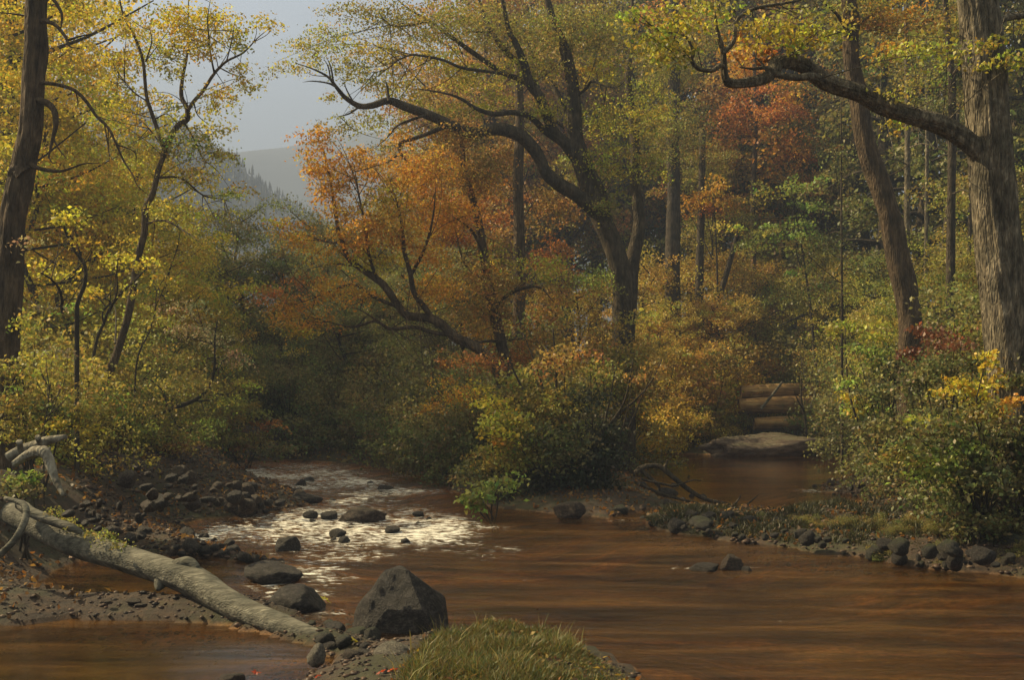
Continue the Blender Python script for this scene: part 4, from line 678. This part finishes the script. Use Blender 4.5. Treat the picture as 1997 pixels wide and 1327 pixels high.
bush('light green maple spray reaching out of the woods right of centre', 31.5, 1600, [(1540, 455, 60, 14, cLG, .9), (1540, 435, 50, 14, cLG, 1.1), (1565, 355, 50, 12, cLG, 1.1), (1520, 375, 50, 12, cYG, .9), (1480, 360, 26, 8, cLG, .9), (1570, 400, 40, 12, cLG, 1), (1420, 440, 44, 10, cYG, .8), (1440, 475, 40, 9, cLG, .8), (1575, 460, 30, 18, cLG, .8), (1555, 520, 30, 12, cLG, .6), (1480, 455, 60, 14, cLG, .9)], size=.075, spr=.4, name='sapling', cat='sapling')
bush('small orange-leaved maple sapling in the shade right of the spreading maple', 34.5, 1390, [(1390, 360, 26, 20, cO, 1.1), (1370, 390, 50, 18, cO, 1), (1330, 395, 34, 14, cO, .8), (1425, 390, 34, 14, cBR, .9), (1390, 410, 24, 10, cR, 1), (1310, 345, 24, 10, cY, .7), (1290, 380, 30, 16, cBR, .7)], size=.08, spr=.4, name='sapling', cat='sapling')

# ------------------------------------------------------------------ rocks
def rock_mesh(seed, facets=9, sub=4, rough=.05, mat=ROCK_D):
    rg = np.random.default_rng(seed)
    bm = bmesh.new(); bmesh.ops.create_icosphere(bm, subdivisions=sub, radius=1)
    V = np.array([v.co[:] for v in bm.verts]); Fc = np.array([[v.index for v in f.verts] for f in bm.faces]); bm.free()
    n = rg.normal(size=(facets, 3)); n /= np.linalg.norm(n, axis=1)[:, None]; dd = .55+.45*rg.random(facets)
    dt = V@n.T; r = np.where(dt > .05, dd/np.maximum(dt, .05), 9).min(1); r = np.minimum(r, 1.05)
    V = V*r[:, None]*(1+rough*fbm(V[:, 0]*2.5, V[:, 1]*2.5, V[:, 2]*2.5, seed, 4))[:, None]
    V /= np.abs(V).max(0)
    return mesh_np('rock', V, Fc, mat, smooth=False)
def put_rock(me, px, by, wpx, hpx, label, z0=None, group=None, name='rock', rot=None, deep=.85, sink=.3):
    zz = 0 if z0 is None else z0
    c = W(px, by, zz); s = c[1]/F
    o_ = link(name, me); hw, hh = wpx*s/2, hpx*s/(2-2*sink)
    o_.scale = (hw, hw*deep, hh); o_.location = (c[0], c[1]+hw*deep*.5, zz+hh*(1-2*sink)); o_.rotation_euler.z = rot if rot is not None else RNG.random()*.6-.3
    return tag(o_, label, 'rock', group)
R_ = rock_mesh
# the big boulder: asymmetric wedge, sloping slab on the left, steep dark right face
V0 = np.array([(-.98, .1, -.5), (-.86, -.2, .05), (-.55, -.5, .35), (-.3, -.1, .93), (0, .1, 1.0), (.15, -.1, .94), (.55, -.1, .55), (.85, 0, .05), (.98, -.1, -.5), (.2, -.8, -.5), (-.15, -.7, .1), (.45, -.62, .1), (-.8, .6, -.5), (.7, .7, -.5), (0, .9, .4), (.8, .4, .2), (-.5, .5, .5), (-.6, -.7, -.5), (.8, -.5, -.45)])
bm = bmesh.new(); [bm.verts.new(v) for v in V0]; bmesh.ops.convex_hull(bm, input=bm.verts)
bmesh.ops.triangulate(bm, faces=bm.faces); bmesh.ops.subdivide_edges(bm, edges=bm.edges, cuts=9, use_grid_fill=True)
bmesh.ops.triangulate(bm, faces=bm.faces)
for v in bm.verts:
    q = np.array(v.co); f_ = float(fbm(q[0]*2.6, q[1]*2.6, q[2]*2.6, 4, 4)); v.co *= 1+.055*f_
bmesh.ops.smooth_vert(bm, verts=bm.verts, factor=.5, use_axis_x=True, use_axis_y=True, use_axis_z=True)
me = bpy.data.meshes.new('rock'); bm.to_mesh(me); bm.free(); me.materials.append(ROCK_D)
c = W(775, 1238); s = c[1]/F
o_ = link('boulder', me); o_.scale = (104*s, 80*s, 86*s); o_.location = (c[0], c[1]+.22, 86*s*.43); tag(o_, 'biggest dark angular boulder standing in the water beside the log end', 'boulder')
for a in [
 (R_(11, 8, 4, .05, ROCK_D), 528, 1136, 118, 42, 'flat dark rock with a blunt right end above the big boulder'), (R_(12, 7, 4, .05, ROCK_D), 580, 1192, 125, 46, 'broad wet slab between the log and the little cascade'),
 (R_(13, 14, 4, .04, ROCK_M), 467, 1006, 96, 52, 'domed reddish boulder on the left shore of the rapids'), (R_(14, 9, 4, .06, ROCK_D), 585, 982, 84, 24, 'long low dark rock on the tip of the left shore'),
 (R_(15, 9, 4, .05, ROCK_M), 706, 1018, 96, 30, 'wedge-shaped brown rock breaking the rapids'), (R_(16), 605, 1010, 32, 13, 'small dark stone left of the wedge-shaped rock'), (R_(17), 658, 1048, 36, 16, 'small dark stone below the wedge-shaped rock'),
 (R_(18, 9, 4, .07), 560, 1076, 52, 30, 'lumpy dark stone in the middle of the foam'), (R_(19), 765, 1040, 30, 13, 'small dark stone right of the foam'), (R_(20), 817, 1008, 28, 10, 'flat little stone with white water beside it, upstream right'),
 (R_(21), 446, 1066, 24, 14, 'single little round stone off the dark shore stones'), (R_(22), 790, 1060, 20, 10, 'tiny stone just downstream of the small stone right of the foam'), (R_(23, 14, 4, .04, ROCK_M), 1112, 1012, 66, 40, 'rounded grey-brown stone at the foot of the round bush'),
 (R_(24, 8, 4, .06, ROCK_M), 1428, 1116, 46, 34, 'peaked brown stone parting the brook at right'), (R_(25, 8, 4, .05, ROCK_D), 1380, 1116, 70, 15, 'flat awash stone left of the peaked stone'), (R_(26), 1457, 1118, 22, 12, 'little stone right of the peaked stone'),
 (R_(34, 8, 3, .05, ROCK_D), 640, 1012, 36, 18, 'dark stone wedged against the left of the wedge-shaped rock'), (R_(35, 8, 3, .05, ROCK_D), 740, 1215, 60, 16, 'wet stone slab low in front of the biggest boulder'), (R_(36, 8, 3, .05, ROCK_D), 650, 1235, 46, 20, 'dark wet stone beside the end of the log'),
 (R_(37, 8, 3, .05, ROCK_W), 700, 1245, 60, 20, 'mossy flat stone between log end and biggest boulder')]:
    put_rock(*a)
for a in [(R_(27, 12, 4, .05, ROCK_W), 1875, 1052, 62, 42, 'domed pale-topped stone on the right end of the grassy bar', .12), (R_(28, 10, 4, .05, ROCK_W), 1935, 1078, 66, 42, 'squarish stone, second from the right edge of the bar', .1), (R_(29, 10, 4, .05, ROCK_W), 1985, 1090, 58, 48, 'stone at the far right edge of the bar', .1),
          (R_(30, 12, 4, .05, ROCK_P), 1766, 950, 40, 16, 'pale rounded stone on the gravel beside the quiet pool', .05), (R_(31, 12, 4, .05, ROCK_P), 770, 1300, 92, 46, 'broad pale rock at the bottom by the grass tuft', .06), (R_(32, 12, 4, .05, ROCK_P), 617, 1296, 44, 40, 'pale round stone under the tip of the log', .04),
          (R_(33, 10, 4, .05, ROCK_M), 450, 1338, 52, 26, 'brown stone poking up at the bottom of the shallow pool', 0), (R_(38, 10, 4, .05, ROCK_M), 690, 1290, 52, 24, 'middling grey-brown stone between the two pale stones', .05), (R_(39, 10, 3, .05, ROCK_P), 700, 1318, 44, 20, 'small grey stone touching the bottom edge', .05)]:
    put_rock(*a[:6], z0=a[6])
small = [rock_mesh(60+q, 6, 3, .10, [ROCK_D, ROCK_D, ROCK_M, ROCK_W][q % 4]) for q in range(8)]
def scatter(n, polypx, label, grp, wmin, wmax, mats=range(8), name='stone', aspect=.5):
    A = np.array(polypx, float); k = 0; tries = 0
    while k < n and tries < n*60:
        tries += 1; px = RNG.uniform(A[:, 0].min(), A[:, 0].max()); py = RNG.uniform(A[:, 1].min(), A[:, 1].max())
        if sdf(A, np.array([px]), np.array([py]))[0] > 0: continue
        c = W(px, py, .03); zg = gz(c[0], c[1]); zg = max(zg, -.02); c = W(px, py, zg)
        wpx = wmin+(wmax*1.25-wmin)*RNG.random()**2.2; o_ = put_rock(small[int(RNG.choice(list(mats)))], px, py, wpx, wpx*aspect*RNG.uniform(.7, 1.2), label, z0=zg, group=grp, name=name, rot=RNG.random()*6.28, sink=.42, deep=RNG.uniform(.6, 1.1)); k += 1
scatter(54, [(100, 990), (200, 965), (330, 985), (345, 1020), (380, 1060), (470, 1090), (350, 1090), (260, 1070), (180, 1040)], 'dark damp stone heaped on the left shore above the log', 'dark stones above the log', 11, 38, [0, 1, 2, 6, 4])
scatter(24, [(370, 1040), (450, 1068), (500, 1090), (560, 1102), (480, 1100), (400, 1085)], 'small dark stone in the line along the left edge of the foam', 'stones edging the foam', 12, 26, [0, 1, 4, 5])
scatter(50, [(230, 905), (400, 915), (520, 945), (600, 968), (560, 985), (480, 998), (330, 985), (240, 950)], 'reddish brown shore stone among the leaves left of the rapids', 'brown stones on the left shore', 14, 40, [0, 2, 6, 2])
scatter(38, [(1180, 1000), (1260, 985), (1400, 990), (1500, 1005), (1600, 1060), (1450, 1050), (1280, 1030)], 'mossy stone along the near edge of the grassy bar', 'stones along the bar', 14, 34, [0, 3, 7, 1])
scatter(34, [(1560, 1045), (1700, 1060), (1850, 1065), (1997, 1085), (1997, 1115), (1800, 1105), (1650, 1092)], 'dark mossy stone at the waterline on the right end of the bar', 'stones at the right waterline', 10, 42, [0, 3, 7, 1])
scatter(24, [(1560, 950), (1640, 944), (1720, 930), (1800, 940), (1760, 975), (1640, 972)], 'small stone on the gravel spit in the quiet pool', 'stones on the gravel spit', 10, 26, [2, 3, 6, 1])
scatter(40, [(590, 1200), (690, 1215), (830, 1240), (820, 1300), (700, 1290), (620, 1260)], 'wet stone in the trickle below the little cascade', 'stones below the cascade', 9, 40, [0, 3, 4, 7])
scatter(12, [(1240, 950), (1320, 945), (1400, 985), (1300, 990)], 'dark stone tangled among the driftwood branches', 'stones in the driftwood', 18, 36, [0, 1])
scatter(10, [(0, 1165), (160, 1160), (330, 1160), (330, 1180), (340, 1200), (280, 1205), (100, 1200)], 'flat brown stone lying on the muddy spit behind the shallow pool', 'stones on the mud spit', 14, 40, [2, 6, 0], aspect=.22)
scatter(14, [(480, 925), (700, 935), (850, 960), (900, 1040), (700, 1080), (500, 1040), (620, 990)], 'little dark stone awash in the broken water of the rapids', 'stones awash in the rapids', 12, 28, [0, 1, 4, 5])
# low smooth rock shelf across the pool
me = rock_mesh(91, 16, 5, .13, rock_material('smooth_shelf_rock', (.10, .065, .045), (.2, .145, .10), (.34, .27, .2), .6))
put_rock(me, 1535, 890, 340, 50, 'long low smooth rock shelf along the far side of the quiet pool', z0=0, name='rock_shelf', rot=0, deep=.25, sink=.3)

# ------------------------------------------------------------------ fallen log, snags, driftwood, log pile
def wood(name, label, cat, paths, mat, sides=20, furrow=.05, rough=.10, sub=6, group=None):
    T = Tubes(); o0 = np.array(paths[0][0][0], float)
    for k, (pp, rr) in enumerate(paths): T.add(pp, rr, sides=sides if k == 0 else 10, sub=sub, rough=rough, seed=k+len(label), furrow=furrow if k == 0 else 0)
    o_ = link(name, T.mesh(name, mat, o0)); o_.location = o0; tag(o_, label, cat, group); return o_
Lp = [(20, 1000, 9.7), (90, 1035, 9.4), (150, 1062, 9.15), (250, 1092, 8.8), (330, 1118, 8.5), (380, 1136, 8.35), (430, 1168, 8.1), (480, 1194, 7.9), (551, 1222, 7.65), (610, 1244, 7.45), (652, 1260, 7.35)]
lr = [.10, .11, .11, .106, .105, .118, .10, .092, .08, .064, .048]
log = wood('fallen_log', 'long grey weathered log slanting down across the shallow pool', 'log', [([P(*q) for q in Lp], lr), ([P(320, 1125, 8.5), P(312, 1140, 8.45), P(308, 1152, 8.4)], [.07, .05, .015]), ([P(345, 1105, 8.45), P(368, 1098, 8.4), P(385, 1110, 8.35)], [.055, .045, .03])], LOGM, sides=44, furrow=.06, rough=.04, sub=12)
sx_ = [P(40, 985, 9.35), P(62, 1000, 9.2), P(100, 1016, 9.1), P(140, 1030, 9.0), P(160, 1040, 9.0)]
wood('broken_branch', 'thick grey broken limb lying along the top of the log', 'branch', [(sx_, [.05, .045, .04, .035, .02])], LOGM, sides=14)
# moss and leaves on the log
lv = Leaves()
for (px, py, Y_) in [(120, 1010, 9.2), (150, 1022, 9.1), (180, 1035, 9.0), (210, 1046, 8.9), (100, 1000, 9.2), (235, 1062, 8.8)]: lv.blob(P(px, py, Y_), .10, .1, .04, .022, mixc(cOL, cLG, .3), 1.6, spr=.08)
o_ = link('moss', lv.mesh('moss', LEAF)); tag(o_, 'olive moss clump growing over the upper end of the grey log', 'moss', kind='stuff')
wood('bent_root', 'bent pale root curving down at the left picture edge', 'root', [([P(-30, 1105, 8.6), P(5, 1078, 8.6), P(35, 1045, 8.6), P(50, 1010, 8.7), P(46, 985, 8.8), P(10, 972, 8.9)], [.02, .026, .028, .028, .024, .016])], LOGM, sides=10, furrow=0)
wood('snag', 'bleached jagged stump leaning on the left bank', 'stump', [([P(28, 905, 10.2), P(62, 884, 10.1), P(85, 882, 10), P(98, 905, 9.95), P(108, 935, 9.9), P(124, 968, 9.8)], [.03, .042, .05, .04, .028, .014]), ([P(92, 885, 10), P(98, 872, 10)], [.03, .006])], BLEACH, sides=22, furrow=.3)
wood('cut_log', 'short brown log with pale cut knobs lying behind the bleached stump', 'log', [([P(15, 892, 10.8), P(48, 876, 10.8), P(88, 862, 10.7), P(130, 852, 10.7)], [.045, .052, .045, .022]), ([P(40, 882, 10.7), P(38, 862, 10.6)], [.025, .03]), ([P(78, 868, 10.7), P(74, 853, 10.6)], [.025, .03])], BLEACH, sides=18)
def dw(pl, Y0): return [P(a, b, Y0) for a, b in pl]
wood('driftwood', 'dark leafless forked driftwood branch arching over the quiet pool', 'branch', [
    (dw([(1237, 923), (1257, 911), (1282, 909), (1297, 918), (1317, 935), (1347, 958), (1378, 975), (1423, 985), (1463, 1000)], 15.4), [.03, .035, .035, .03, .018]), (dw([(1294, 914), (1299, 906), (1302, 897)], 15.4), [.03, .01]),
    (dw([(1250, 935), (1290, 944), (1317, 948), (1347, 938), (1368, 938)], 15.35), [.02, .016, .006]), (dw([(1243, 912), (1265, 930), (1285, 950), (1280, 965)], 15.4), [.03, .028, .016]), (dw([(1430, 987), (1440, 975), (1445, 965)], 15.4), [.02, .006]), (dw([(1450, 994), (1465, 978), (1480, 965)], 15.4), [.018, .005]),
    (dw([(1247, 945), (1297, 966), (1373, 986), (1400, 996)], 15.3), [.022, .018]), (dw([(1440, 990), (1460, 985), (1475, 990)], 15.35), [.015, .006])], BARK_D, sides=12, furrow=.1)
for k, (y0, r_, x0, x1, lab) in enumerate([(764, .22, 1445, 1615, 'topmost ochre log of the pile beyond the pool'), (790, .24, 1440, 1630, 'reddish middle log of the pile beyond the pool'), (826, .2, 1470, 1640, 'lowest sunlit log of the pile beyond the pool')]):
    Yk = 31.6-.25*k
    wood('log', lab, 'log', [([P(x0, y0+2, Yk), P((x0+x1)/2, y0, Yk), P(x1, y0-1+k*3, Yk+.2)], [r_*.85, r_, r_])], LOGR, sides=22, furrow=.08, group='logs stacked beyond the pool')
wood('plank', 'broken board leaning on the right end of the log pile', 'plank', [([P(1600, 742, 30.8), P(1625, 765, 30.7), P(1645, 795, 30.6)], [.12, .12])], LOGR, sides=6, furrow=0)
for q, (pl, lab) in enumerate([([(1484, 798), (1505, 772), (1526, 745)], 'pale thin stake slanting across the left of the log pile'), ([(1580, 800), (1586, 780), (1592, 760)], 'short pale stake standing against the right of the log pile')]):
    wood('stake', lab, 'stake', [(dw(pl, 30.6), [.045, .03])], LOGM, sides=7, furrow=0)
yl('dead-looking dark sapling standing before the log pile', 29.5, [(1572, 830), (1566, 800), (1562, 770), (1564, 700)], 6, 2, [(1560, 690, 30, 20, cOL, .4)], limbs=[([(1567, 800), (1555, 780), (1548, 760)], 3, 1), ([(1566, 810), (1580, 825), (1600, 835)], 3, 1), ([(1566, 760), (1580, 740), (1584, 725)], 3, 1)])

# ------------------------------------------------------------------ grass, litter, weeds
def blades(name, label, n, sampler, hmin, hmax, cols, cat='grass', edge=None):
    x, y = sampler(n); z = ground(x, y); ok = z > -.01; x, y, z = x[ok], y[ok], z[ok]; n = len(x)
    h = RNG.uniform(hmin, hmax, n)*(.75+1.0*np.clip(noise(x*3.4, y*3.4, 0, 44), -.6, 1))*(1 if edge is None else sstep(0, edge[1], -sdf(edge[0], x, y)))+.01; th = RNG.random(n)*2*PI; wd = (.0022+.002*RNG.random(n))*np.where(y > 9, 2.0, 1)
    ln = h*RNG.uniform(.15, 1.1, n); a2 = RNG.random(n)*2*PI
    b = np.stack([x, y, z-.01], 1); w_ = np.stack([np.cos(th)*wd, np.sin(th)*wd, 0*th], 1)
    md = b+np.stack([np.cos(a2)*ln*.35, np.sin(a2)*ln*.35, h*.6], 1); tp = b+np.stack([np.cos(a2)*ln, np.sin(a2)*ln, h], 1)
    V = np.stack([b-w_, b+w_, md+w_*.8, md-w_*.8, tp+w_*.1, tp-w_*.1], 1).reshape(-1, 3)
    i = np.arange(n)[:, None]*6; Fq = np.vstack([i+np.array([0, 1, 2, 3]), i+np.array([3, 2, 4, 5])])
    cc = np.array(cols)[RNG.integers(0, len(cols), n)]*(RNG.uniform(.6, 1.3, n)*(1+.3*noise(x*1.5, y*1.5, 0, 48)))[:, None]; cc = np.vstack([cc, cc])
    tag(link(name, mesh_np(name, V, Fq, BLADE, np.clip(cc, .01, .8))), label, cat, kind='stuff')
def in_poly(pp, zc=.08):
    A = np.array([W(a, b, zc)[:2] for a, b in pp])
    def f(n):
        out = np.zeros((0, 2))
        while len(out) < n:
            q = RNG.uniform(A.min(0), A.max(0), (n*2, 2)); q = q[sdf(A, q[:, 0], q[:, 1]) < 0]; out = np.vstack([out, q])
        return out[:n, 0], out[:n, 1]
    return f
TUFT = [(770, 1345), (805, 1295), (840, 1262), (890, 1262), (930, 1238), (1000, 1234), (1050, 1250), (1110, 1248), (1160, 1280), (1200, 1282), (1260, 1315), (1310, 1330), (1340, 1420), (760, 1420)]
blades('grass', 'sunlit olive grass tuft on the near bank at the bottom', 42000, in_poly(TUFT), .012, .065, [(.13, .14, .03), (.21, .18, .04), (.07, .11, .03), (.2, .12, .03)], edge=(np.array([W(a, b, .08)[:2] for a, b in TUFT]), .12))
blades('grass', 'taller ragged blades standing out of the near grass tuft', 700, in_poly(TUFT), .04, .12, [(.2, .19, .05), (.3, .24, .08), (.16, .12, .04)])
blades('grass', 'dull green grass covering the low bar between brook and pool', 30000, in_poly([(1220, 1005), (1300, 995), (1500, 1006), (1640, 990), (1760, 985), (1900, 1000), (1997, 1040), (1997, 1095), (1800, 1085), (1650, 1065), (1450, 1045), (1280, 1025)]), .02, .085, [(.05, .06, .018), (.09, .08, .025), (.05, .045, .018)])
blades('grass', 'thin green grass fringe on the rock shelf and far shore of the pool', 5000, in_poly([(1210, 862), (1290, 872), (1430, 868), (1690, 875), (1750, 900), (1800, 870), (1500, 850), (1250, 850)]), .1, .25, [(.2, .2, .04), (.28, .22, .05)])
blades('grass', 'sparse weeds on the left bank behind the stones', 9000, in_poly([(-60, 900), (200, 880), (400, 900), (380, 912), (220, 960), (120, 985), (-60, 1000)]), .06, .2, [(.14, .13, .03), (.2, .13, .04)])
def litter(name, label, n, sampler, size, cols):
    x, y = sampler(n); z = ground(x, y)+.012; ok = z > .02; x, y, z = x[ok], y[ok], z[ok]; lv = Leaves(); n = len(x)
    lv.C.append(np.stack([x, y, z+RNG.random(n)*.02], 1)); lv.S.append(size*(.6+.8*RNG.random(n))); lv.K.append(np.array(cols)[RNG.integers(0, len(cols), n)]*RNG.uniform(.6, 1.2, n)[:, None])
    tag(link(name, lv.mesh(name, LEAF)), label, 'leaves', kind='stuff')
litter('leaf_litter', 'fallen brown and rust leaves strewn over the banks', 30000, in_poly([(-200, 880), (2200, 880), (2200, 1110), (1500, 1050), (1180, 1000), (600, 990), (500, 1110), (0, 1200), (-200, 1100)], .1), .05, [(.2, .1, .03), (.3, .13, .03), (.12, .07, .03), (.35, .2, .05)])
litter('leaf_litter', 'small rust and yellow leaves caught in the near grass tuft', 450, in_poly(TUFT), .028, [(.3, .12, .03), (.45, .3, .05), (.2, .1, .03)])
litter('leaf_litter', 'fallen ochre leaves on the forest floor beyond the brook', 30000, lambda n: (RNG.uniform(-22, 26, n), RNG.uniform(24, 60, n)), .14, [(.25, .15, .04), (.15, .12, .03), (.3, .22, .05)])
# pebbles and grit
def pebbles(name, label, n, sampler, smin, smax, cols):
    x, y = sampler(n); z = ground(x, y); ok = (z > -.12); x, y, z = x[ok], y[ok], z[ok]; n = len(x)
    bm = bmesh.new(); bmesh.ops.create_icosphere(bm, subdivisions=1, radius=1); B = np.array([v.co[:] for v in bm.verts]); Fc = np.array([[v.index for v in f.verts] for f in bm.faces]); bm.free()
    k = len(B); sc = (smin+(smax-smin)*RNG.random(n)**3)[:, None]*np.stack([RNG.uniform(.7, 1.3, n), RNG.uniform(.7, 1.3, n), RNG.uniform(.35, .7, n)], 1)
    V = B[None]*sc[:, None]*(1+RNG.normal(0, .13, (n, k, 1)))+np.stack([x, y, z], 1)[:, None]
    Fq = (Fc[None]+np.arange(n)[:, None, None]*k).reshape(-1, 3)
    cc = np.repeat(np.array(cols)[RNG.integers(0, len(cols), n)]*RNG.uniform(.5, 1.4, n)[:, None], len(Fc), axis=0)
    tag(link(name, mesh_np(name, V.reshape(-1, 3), Fq, BLADE, cc)), label, 'gravel', kind='stuff')
PC = [(.07, .04, .025), (.12, .072, .045), (.17, .115, .07), (.035, .024, .017)]
pebbles('gravel', 'small pebbles strewn along the near banks and shallows', 9000, in_poly([(-200, 1100), (500, 1060), (860, 1220), (1280, 1320), (1200, 1400), (-300, 1500)], .03), .006, .03, PC)
pebbles('gravel', 'grit and pebbles on the stony left shore', 9000, in_poly([(80, 985), (250, 905), (520, 925), (620, 972), (480, 1010), (380, 1040), (520, 1100), (300, 1090), (150, 1050)], .05), .012, .05, PC)
pebbles('gravel', 'pebbles edging the bar and the gravel spit', 9000, in_poly([(1180, 1000), (1560, 940), (1740, 920), (1997, 960), (1997, 1120), (1600, 1090), (1300, 1050)], .05), .012, .045, PC)
# single red leaves at the bottom, yellow leaf floating
def leaf_obj(px, py, size, colr, label, z=None, grp=None):
    c = W(px, py, .05); zz = max(gz(c[0], c[1]), .0)+.03 if z is None else z; c = W(px, py, zz)
    A = []; 
    for k in range(16):
        th = k/16*2*PI; r = size*(.5 if k % 2 else 1)*(.9+.2*RNG.random())*(1.15 if k in (0, 4, 12) else .9); A.append((math.cos(th)*r, math.sin(th)*r, .25*size*math.sin(th*2)))
    bm = bmesh.new(); vs = [bm.verts.new(v) for v in A]; ce = bm.verts.new((0, 0, .1*size))
    for k in range(16): bm.faces.new((vs[k], vs[(k+1) % 16], ce))
    me = bpy.data.meshes.new('leaf'); bm.to_mesh(me); bm.free(); me.materials.append(LEAF)
    a = me.attributes.new('col', 'FLOAT_COLOR', 'FACE'); a.data.foreach_set('color', [v for _ in range(len(me.polygons)) for v in (*colr, 1)])
    o_ = link('fallen_leaf', me, loc=[float(v) for v in c]); o_.rotation_euler = (RNG.uniform(.2, .7), RNG.uniform(-.4, .4), RNG.random()*6); tag(o_, label, 'leaf', grp)
for a in [(500, 1312, .032, (.55, .09, .03), 'red leaf lying alone left of the bottom stones'), (698, 1303, .03, (.6, .12, .03), 'red leaf on the stones below the log tip'), (742, 1312, .028, (.5, .08, .03), 'left one of two red leaves beside each other on the ground'), (765, 1308, .034, (.55, .1, .03), 'right one of two red leaves beside each other on the ground'), (620, 1320, .024, (.4, .07, .03), 'dull red leaf near the bottom edge under the pale round stone'),
          (690, 1250, .05, (.6, .5, .05), 'yellow leaf caught on stones at the log end'), (634, 1170, .05, (.55, .5, .06), 'yellow-green leaf stuck at the little cascade'), (968, 1212, .06, (.6, .5, .25), 'pale curled leaf on the grass tuft'), (1050, 1190, .022, (.06, .04, .03), 'dark shrivelled leaf drifting past the grass tuft')]:
    leaf_obj(*a)

# ------------------------------------------------------------------ haze
bm = bmesh.new(); bmesh.ops.create_cube(bm, size=1); me = bpy.data.meshes.new('haze'); bm.to_mesh(me); bm.free()
hz = link('haze', me); hz.scale = (1900, 1500, 142); hz.location = (0, 640, 67); tag(hz, 'thin blue autumn haze filling the valley air', 'haze', kind='stuff')
m, t, o, N, L = newmat('valley_haze'); pv = N('VolumePrincipled'); pv.inputs['Color'].default_value = (.42, .52, .76, 1); pv.inputs['Density'].default_value = .0026; pv.inputs['Anisotropy'].default_value = .2
L(pv.outputs[0], o.inputs['Volume']); me.materials.append(m)
